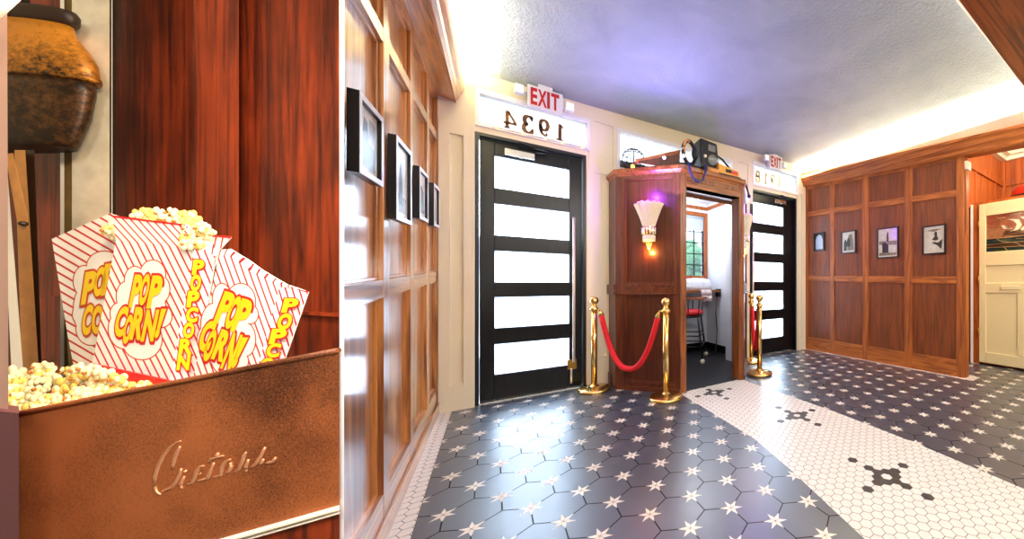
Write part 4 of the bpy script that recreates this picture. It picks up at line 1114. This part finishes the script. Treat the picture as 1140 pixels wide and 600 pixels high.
# white divider board, standing edge-on
mb = MB(); a = LP(380.5, CY, .408); hw_ = .0029*.408/.42
r0 = Vector(((380.5-CX)/F, 1)); r0.normalize()
dirv = Vector(cw(r0[0], r0[1], 0)); rt = Vector(cw(1, 0, 0)); 
A = Vector((a[0], a[1], 0)); P = [A-rt*hw_, A+rt*hw_, A+rt*hw_+dirv*.40, A-rt*hw_+dirv*.40]
mb.hexa([tuple(p) for p in P]+[(p[0], p[1], 2.79) for p in P], M['purewhite']); mb.build('trim_8', kind='structure')

# ---- cartons
def stripe_mat(name, red=(214, 16, 30), base=(255, 252, 246), duty=.24):
    m, nt, b = newmat(name); N = nt.nodes.new; Lk = nt.links.new
    uv = N('ShaderNodeUVMap'); sp = N('ShaderNodeSeparateXYZ'); fr = N('ShaderNodeMath'); fr.operation = 'FRACT'; lt_ = N('ShaderNodeMath'); lt_.operation = 'LESS_THAN'; lt_.inputs[1].default_value = duty
    mx = N('ShaderNodeMixRGB'); mx.inputs[1].default_value = srgb(base); mx.inputs[2].default_value = srgb(red)
    Lk(uv.outputs[0], sp.inputs[0]); Lk(sp.outputs[0], fr.inputs[0]); Lk(fr.outputs[0], lt_.inputs[0]); Lk(lt_.outputs[0], mx.inputs[0]); Lk(mx.outputs[0], b.inputs['Base Color'])
    b.inputs['Roughness'].default_value = .45
    return m
M['stripe'] = stripe_mat('striped_card')
M['cardwhite'] = plain('white_card', (255, 253, 246), .5); M['cardred'] = plain('red_card', (222, 16, 34), .45)
M['inkyellow'] = plain('yellow_ink', (255, 218, 26), .45); M['inkred'] = plain('red_ink', (206, 24, 34), .45); M['inkorange'] = plain('orange_ink', (206, 70, 30), .45)
def striped(mb, pts, d, ph, mat=None, thick=.0012):
    D = d if isinstance(d, (list, tuple)) else [d]*len(pts)
    front = [LP(x, y, q) for (x, y), q in zip(pts, D)]
    mb.face(front, mat or M['stripe'], [(ph(x, y)+100, 0) for x, y in pts])
    off = Vector(cw(0, thick, 0)); bk = [tuple(Vector(p)+off) for p in front]
    n = len(pts)
    mb.face(list(reversed(bk)), M['cardwhite'])
    for i in range(n):
        j = (i+1) % n; mb.face([front[j], front[i], bk[i], bk[j]], M['cardwhite'])
def letters(name, parent, items, dfun, grow=.105, shear=.22, outline='inkred', sh=(1.2, 1.6)):
    """items: (char, x0, y0, x1, y1) in picture pixels; dfun gives the distance of the card at x, y"""
    mb = MB()
    for it in items:
        ch, x0, y0, x1, y1 = it[:5]; shr = it[5] if len(it) > 5 else shear; dyx = it[6] if len(it) > 6 else 0
        hgt = y1-y0; wd = (x1-x0)-abs(shr)*hgt*.7
        def fn(u, v, lift, dx=0, dy=0):
            x = x0-shr*hgt*.12+wd*u+shr*hgt*v+dx; y = y1-hgt*v+dyx*(u-.5)*wd+dy
            return LP(x, y, dfun(x, y)-lift)
        put_glyph(mb, ch, lambda u, v: fn(u, v, .0005, sh[0]*.5, sh[1]*.6), M[outline], grow)
        put_glyph(mb, ch, lambda u, v: fn(u, v, .0006, -.2, -.2), M[outline], grow)
        put_glyph(mb, ch, lambda u, v: fn(u, v, .0008), M['inkyellow'], .05)
    return mb.build(name, parent)
def cloud(parent, circles, dfun, clipx=None, outline='inkorange'):
    mb = MB()
    for lift, grow, mat in ((.0001, 1.3, outline), (.00025, 0, 'cardwhite')):
        for ci, (cx, cy, rx, ry) in enumerate(circles):
            P = []
            for i in range(28):
                a = 2*pi*i/28; x = cx+(rx+grow)*cos(a); y = cy+(ry+grow)*sin(a)
                if clipx: x = min(x, clipx(y)) 
                P.append(LP(x, y, dfun(x, y)-lift-ci*.00001))
            mb.face(P, M[mat])
    return mb.build('cloud_emblem', parent)

# middle carton
c2 = thing('popcorn_carton', 'open striped popcorn carton full of popcorn, middle of the three', 'popcorn carton', LP(150, 440, .445), 'striped popcorn cartons')
d2 = .445
bph = lambda x, y: (x-.50*y)/8.4
fph = lambda x, y: (x-.95*y+.45*274)/8.4
mb = MB()
fold = [(130, 268), (213, 276)]
striped(mb, [(125, 240.5), (206, 250.5), (216, 276), (129, 268)], d2, lambda x, y: (x-.5*(268+(x-129)*.092) - .95*(y-(268+(x-129)*.092)))/8.4)
striped(mb, [(129, 268), (216, 276), (189, 427), (100, 410), (104, 398)], d2, bph)
mb.build('front_panel', c2)
mb = MB(); slab(mb, [(125, 239.6), (206, 249.6), (206, 251.4), (125, 241.6)], d2-.0008, .002, M['cardred']); mb.build('red_rim', c2)
sd2 = lambda x, y: d2+.0+max(0, (x-190-(427-y)*.16))*.0004
mb = MB()
sp2 = lambda x, y: (x-.42*y)/8.4
striped(mb, [(206, 250.5), (236, 262), (240, 285), (216, 276)], [d2, d2+.012, d2+.012, d2], lambda x, y: (x+.2*y-.62*280)/8.4)
striped(mb, [(216, 276), (240, 285), (214, 430), (189, 427)], [d2, d2+.012, d2+.012, d2], sp2)
mb.build('side_panel', c2)
mb = MB(); striped(mb, [(232, 262), (257, 264), (246, 276), (238, 286)], d2+.012, lambda x, y: (x+.2*y)/7.5); o = mb.build('side_flap', c2)
mb = MB(); slab(mb, [(232, 261), (257.5, 263), (257, 265), (232, 263)], d2+.011, .002, M['cardred']); mb.build('red_rim', o)
mb = MB(); slab(mb, [(134, 246), (228, 252), (236, 268), (140, 262)], d2+.03, .0015, M['cardwhite']); slab(mb, [(124, 262), (132, 262), (128, 420), (112, 420)], d2+.028, .0015, M['cardwhite']); mb.build('back_panel', c2)
mb = MB(); slab(mb, [(83, 414), (103, 405), (192, 424.5), (204, 432), (150, 470), (84, 470)], d2-.012, .004, M['cardred']); mb.build('red_base_flap', c2)
f2 = lambda x, y: d2
cloud(c2, [(170, 306, 14, 16), (150, 312, 11, 15), (180, 322, 8.5, 14), (180, 352, 11, 12), (134, 349, 11, 12), (139, 366, 18, 22), (158, 378, 22, 22), (160, 340, 24, 22), (140, 330, 10, 16)], f2)
letters('printed_lettering', c2, [('P', 145, 308, 157.5, 340, .2), ('O', 154.5, 307, 167, 338, .2), ('P', 165, 309, 180, 341, .2),
   ('C', 127.5, 343, 142, 373, .2), ('O', 136.5, 352, 148, 381, .2), ('R', 146, 344, 160.5, 376, .2), ('N', 158.5, 347, 175, 378, .2), ('!', 171.5, 346, 184, 375, .25)], lambda x, y: d2-.0005)
letters('side_lettering', c2, [('P', 215, 290, 226.5, 305, .12), ('O', 212, 307, 223.5, 323, .12), ('P', 209, 325, 221, 341, .12), ('C', 207.5, 343, 220, 358, .12), ('O', 204, 360, 216, 375.5, .12), ('R', 200, 378, 213, 393, .12), ('N', 197.5, 395, 211, 411, .12)], lambda x, y: sd2(x, y)-.001, .09)
# left carton
c1 = thing('popcorn_carton', 'striped popcorn carton at the left, half hidden behind the full one', 'popcorn carton', LP(90, 440, .465), 'striped popcorn cartons')
d1 = .462
mb = MB(); ph1 = lambda x, y: (y-.58*x)/9.8
striped(mb, [(57.5, 266), (122, 237.5), (160, 250), (150, 420), (84, 418), (75, 372), (74, 365)], d1, ph1); mb.build('front_panel', c1)
mb = MB(); slab(mb, [(74, 368), (78, 380), (84, 418), (79, 418), (76, 400)], d1+.01, .002, M['olive']); slab(mb, [(66, 272), (130, 244), (150, 420), (90, 420)], d1+.02, .0015, M['cardwhite']); mb.build('back_panel', c1)
cloud(c1, [(116, 296, 19, 16), (94, 313, 12, 17), (92, 350, 11, 12), (104, 345, 22, 34), (102, 366, 17, 18), (110, 320, 20, 20)], lambda x, y: d1)
letters('printed_lettering', c1, [('P', 92, 304, 107, 336, .15, -.2), ('O', 104, 299, 118, 328, .15, -.2), ('P', 114, 295, 129, 326, .15, -.2), ('C', 91, 341, 103, 371, .15), ('O', 102, 342, 115, 370, .1)], lambda x, y: d1-.0005, .10, outline='inkorange')
# right carton
c3 = thing('popcorn_carton', 'folded striped popcorn carton leaning at the right by the mahogany boards', 'popcorn carton', LP(280, 420, .44), 'striped popcorn cartons')
d3_ = .437
body = [(243, 287), (253, 284), (260, 287), (268, 293), (280, 303), (291, 307), (303, 314), (311, 320), (284, 420), (214, 425)]
ph3 = lambda x, y: (x-.36*y)/7.3
mb = MB(); striped(mb, body, d3_, ph3)
top = [(236, 292), (245, 278), (256, 277), (266, 283), (279, 291), (291, 300), (306, 309), (320, 317), (327, 319)]
low = [(236, 300), (243, 287), (253, 284), (260, 287), (268, 293), (280, 303), (291, 307), (303, 314), (311, 320)]
for (a, b), (c, e) in zip(zip(top, top[1:]), zip(low, low[1:])):
    striped(mb, [a, b, e, c], [d3_+.002, d3_+.002, d3_, d3_], lambda x, y, c=c, e=e: (x+.42*(y-lf(x))-.36*lf(x))/7.3 if 1 else 0)if False else None
def lf(x):
    for p, q in zip(low, low[1:]):
        if x <= q[0]: return p[1]+(q[1]-p[1])*(x-p[0])/(q[0]-p[0])
    return low[-1][1]
for i in range(len(top)-1):
    q4 = [top[i], top[i+1], low[i+1], low[i]]
    striped(mb, q4, [d3_+.002, d3_+.002, d3_, d3_], lambda x, y: (x+.42*(y-lf(x))-.36*lf(x))/7.3)
mb.build('front_panel', c3)
mb = MB(); striped(mb, [(311, 320), (327, 319), (343, 325), (308, 425), (284, 420)], [d3_, d3_+.004, d3_+.012, d3_+.012, d3_], lambda x, y: (x-.30*y)/7.6); mb.build('side_panel', c3)
mb = MB(); slab(mb, [(313, 319), (343.5, 324.2), (343, 326), (330, 322.5)], d3_-.001, .001, M['cardred']); o = mb.build('red_edge', c3)
mb = MB(); slab(mb, [(250, 290), (330, 322), (300, 425), (222, 425)], d3_+.018, .0015, M['cardwhite']); mb.build('back_panel', c3)
cloud(c3, [(268, 336, 16, 20), (247, 333, 10, 17), (279, 350, 8, 10), (274, 378, 10, 18), (238, 362, 14, 24), (250, 385, 24, 24), (256, 402, 20, 16), (258, 358, 18, 20), (232, 378, 12, 16)], lambda x, y: d3_)
letters('printed_lettering', c3, [('P', 240.5, 328, 260, 359, .38, .3), ('O', 250.5, 332, 268, 364, .38, .3), ('P', 259.5, 336, 279, 368, .38, .3),
   ('C', 221, 359, 239, 389, .32, .2), ('O', 226, 369, 241, 400, .3, .2), ('R', 237.5, 370, 255.5, 399, .38, .3), ('N', 248, 374, 266.5, 409, .38, .3), ('!', 257, 378, 274, 408, .4)], lambda x, y: d3_-.0005)
letters('side_lettering', c3, [('P', 315, 333, 331, 347, .25), ('O', 308.5, 350, 325, 366, .25), ('P', 301, 367, 318, 382, .25), ('C', 296.5, 383, 312, 397, .25), ('O', 290, 399, 305, 412, .25)], lambda x, y: d3_+max(0, (x-300)*.0001)-.001, .09)

# ---- popcorn
M['corn'] = plain('popcorn', (255, 240, 190), .6, var=.1, bscale=90)
M['cornb'] = plain('popcorn_buttery', (250, 214, 110), .55, var=.12, bscale=90)
M['hullm'] = plain('popcorn_hull', (190, 110, 40), .5)
rnd = random.Random(5)
def kernel(mb, x, y, d, s):
    c = Vector(LP(x, y, d)); k = s*d/F
    m_ = M['corn'] if rnd.random() < .72 else M['cornb']
    for i in range(rnd.randint(5, 7)):
        a, b = rnd.uniform(0, 2*pi), rnd.uniform(-1, 1)
        o_ = cw(cos(a)*k*.55, sin(a)*k*.22, b*k*.5)
        r = k*rnd.uniform(.33, .5)
        # each lobe is a little squashed from front to back
        n_, m2 = 10, 6; rings = []
        for v in range(m2+1):
            ph = pi*v/m2; R = []
            for u in range(n_):
                th = 2*pi*u/n_; q = cw(r*sin(ph)*cos(th)*.8, r*sin(ph)*sin(th)*.45, 0)
                R.append((c[0]+o_[0]+q[0], c[1]+o_[1]+q[1], c[2]+o_[2]-r*cos(ph)))
            rings.append(R)
        mb.loft(rings, m_, True, False, True)
    if rnd.random() < .3: mb.ball(tuple(c+Vector(cw(0, -k*.5, 0))), k*.2, M['hullm'], 6, 4)
mb = MB()
for i in range(230):
    x = rnd.uniform(-12, 150); top_ = lerp([(-15, 408), (20, 408), (40, 402), (60, 406), (90, 408), (130, 420), (150, 432)], x)
    t = rnd.random(); y = top_+4+t*(TY(x)-top_+8); d = .455-.062*t
    if x > 84 and t < .25 and x < 150: d = .43
    if d < TD(x)+.014: d = TD(x)+.014
    kernel(mb, x, y, min(d, .448), rnd.uniform(6.5, 10))
for x, y in ((130, 422), (136, 424), (157, 430), (103, 414), (110, 411), (118, 416), (160, 431), (96, 410)): kernel(mb, x, y, .422, 9)
o = mb.build('popcorn'); tag(o, 'loose pile of buttery popcorn in the steel tray', 'popcorn'); o['kind'] = 'stuff'
mb = MB()
for i in range(64):
    x = rnd.uniform(150, 222); top_ = lerp([(148, 240), (165, 232), (172, 228), (185, 236), (196, 230), (205, 238), (215, 240), (226, 250)], x)
    kernel(mb, x, rnd.uniform(top_+2, 254), d2+rnd.uniform(.004, .02), rnd.uniform(7, 10))
for i in range(26):
    x = rnd.uniform(206, 226); kernel(mb, x, rnd.uniform(252, 276-(x-206)*.2), d2+rnd.uniform(-.004, .006), rnd.uniform(6.5, 9))
for x, y in ((231, 256), (229, 262), (234, 259), (212, 281), (210, 276), (120, 253), (124, 257), (126, 262), (121, 257)): kernel(mb, x, y, d2+.008, 8)
o = mb.build('popcorn'); tag(o, 'popcorn heaped over the top of the middle carton', 'popcorn'); o['kind'] = 'stuff'

# ================================================================== LIGHT
def area(name, loc, size, energy, col, rot=None, target=None, sy=None, spread=180):
    l = bpy.data.lights.new(name, 'AREA'); l.energy = energy; l.color = col; l.size = size
    if sy: l.shape = 'RECTANGLE'; l.size_y = sy
    l.spread = radians(spread)
    o = bpy.data.objects.new(name, l); COL.objects.link(o); o.location = loc
    if target is not None:
        o.rotation_euler = (Vector(target)-Vector(loc)).to_track_quat('-Z', 'Y').to_euler()
    elif rot: o.rotation_euler = rot
    return o
def point(name, loc, energy, col, r=.03):
    l = bpy.data.lights.new(name, 'POINT'); l.energy = energy; l.color = col; l.shadow_soft_size = r
    o = bpy.data.objects.new(name, l); COL.objects.link(o); o.location = loc; return o
warm = (1, .78, .5)
# LED strips in the cornice troughs
area('cove_strip_left', (XL+.15, 2.3, 2.735), .03, 20, (1, .93, .62), rot=(0, -2.84, 0), sy=2.4, spread=150)
area('cove_strip_right', (4.03, 2.2, 2.76), .04, 26, (1, .97, .80), rot=(0, -2.80, .06), sy=2.75, spread=150)
area('cove_strip_near', (2.0, YB+.03, 2.70), 4.0, 8, (1, .96, .78), rot=(-2.73, 0, 0), sy=.04, spread=150)
# added fill areas for the lobby, unseen behind the camera
area('lobby_fill', (1.6, -.9, 2.74), 1.6, 66, (1, .95, .89), target=(1.8, 1.4, .6))
area('lobby_fill_side', (-.2, -1.2, 2.5), 1.0, 26, (1, .95, .9), target=(2.0, 3.6, 1.3))
area('lobby_fill_right', (3.2, -.4, 2.5), 1.0, 34, (1, .90, .76), target=(4.0, 3.2, 1.4))
# hall
area('hall_lamp', (4.75, .2, 3.0), .6, 44, (1, .86, .62), target=(5.3, 1.1, .8))
point('hall_glow', (5.9, .9, 2.6), 7, (1, .84, .6), .1)
# sconces
for (xf, u0), zt in ((sx1, 1.85), (sx2, 1.87)):
    point('sconce_up', xf(u0, .13, zt+.09), 8, (.34, .05, 1.0), .02)
    point('sconce_down', xf(u0, .03, zt-.482), 2.8, (1, .48, .12), .012)
area('sconce_violet_wash', (1.25, 2.80, 1.9), .4, 11, (.42, .36, 1.0), target=(1.2, 2.5, 2.88), spread=160)
# booth interior
point('booth_lamp', (2.2, 3.9, 2.0), 20, (.92, .95, 1), .15)
# popcorn machine lamp above, plus an added fill out in front
pl_ = LP(150, -190, .30); area('machine_lamp', pl_, .10, 2.6, (1, .76, .48), target=LP(170, 360, .46))
pf_ = LP(330, 60, .16); area('machine_front_fill', pf_, .15, 2.2, (1, .95, .86), target=LP(190, 480, .42))
# daylight outside
S.world = bpy.data.worlds.new('World'); S.world.use_nodes = True
bg = S.world.node_tree.nodes['Background']; bg.inputs[0].default_value = (.78, .89, 1, 1); bg.inputs[1].default_value = 16.0
og = MB(); M['paving'] = plain('pale_paving', (186, 190, 196), .8, var=.08, bscale=2); og.box(-6, 10, 4.75, 12, -.12, -.02, M['paving']); og.box(-6, .95, 3.75, 4.75, -.12, -.02, M['paving']); og.box(2.92, 10, 3.75, 4.75, -.12, -.02, M['paving']); og.build('ground_outside', kind='structure')
og = MB(); M['greywall'] = plain('grey_street_front', (150, 156, 168), .8, var=.3, bscale=1.5); M['darkband'] = plain('dark_street_band', (96, 100, 112), .8)
og.box(-5, 9, 10, 10.3, 0, 1.5, M['greywall']); og.box(-5, 9, 9.9, 10.0, 1.5, 2.2, M['darkband']); og.build('wall_street', kind='structure')
og = MB(); M['leaf'] = plain('street_green', (86, 140, 84), .8, var=.4, bscale=8)
rr = random.Random(3)
for i in range(60): og.ball((4.3+rr.uniform(-.7, .9), 7.6+rr.uniform(-.5, .5), .1+rr.uniform(0, 1.9)), rr.uniform(.12, .3), M['leaf'], 8, 6)
o = og.build('shrub'); tag(o, 'green shrub seen through the booth window', 'shrub')

# ------------------------------------------------------------------ camera + view
cam = bpy.data.cameras.new('camera'); co = bpy.data.objects.new('camera', cam); COL.objects.link(co); S.camera = co
cam.sensor_fit = 'HORIZONTAL'; cam.sensor_width = 36; cam.lens = F/1140*36
cam.shift_x = (570-CX)/1140; cam.shift_y = (CY-300)/1140
cam.clip_start = .02; cam.clip_end = 60
co.location = (0, 0, H); co.rotation_euler = (pi/2, 0, -YAW)
S.view_settings.view_transform = 'Standard'; S.view_settings.look = 'None'; S.view_settings.gamma = 1; S.view_settings.use_curve_mapping = False
S.view_settings.exposure = 0.55
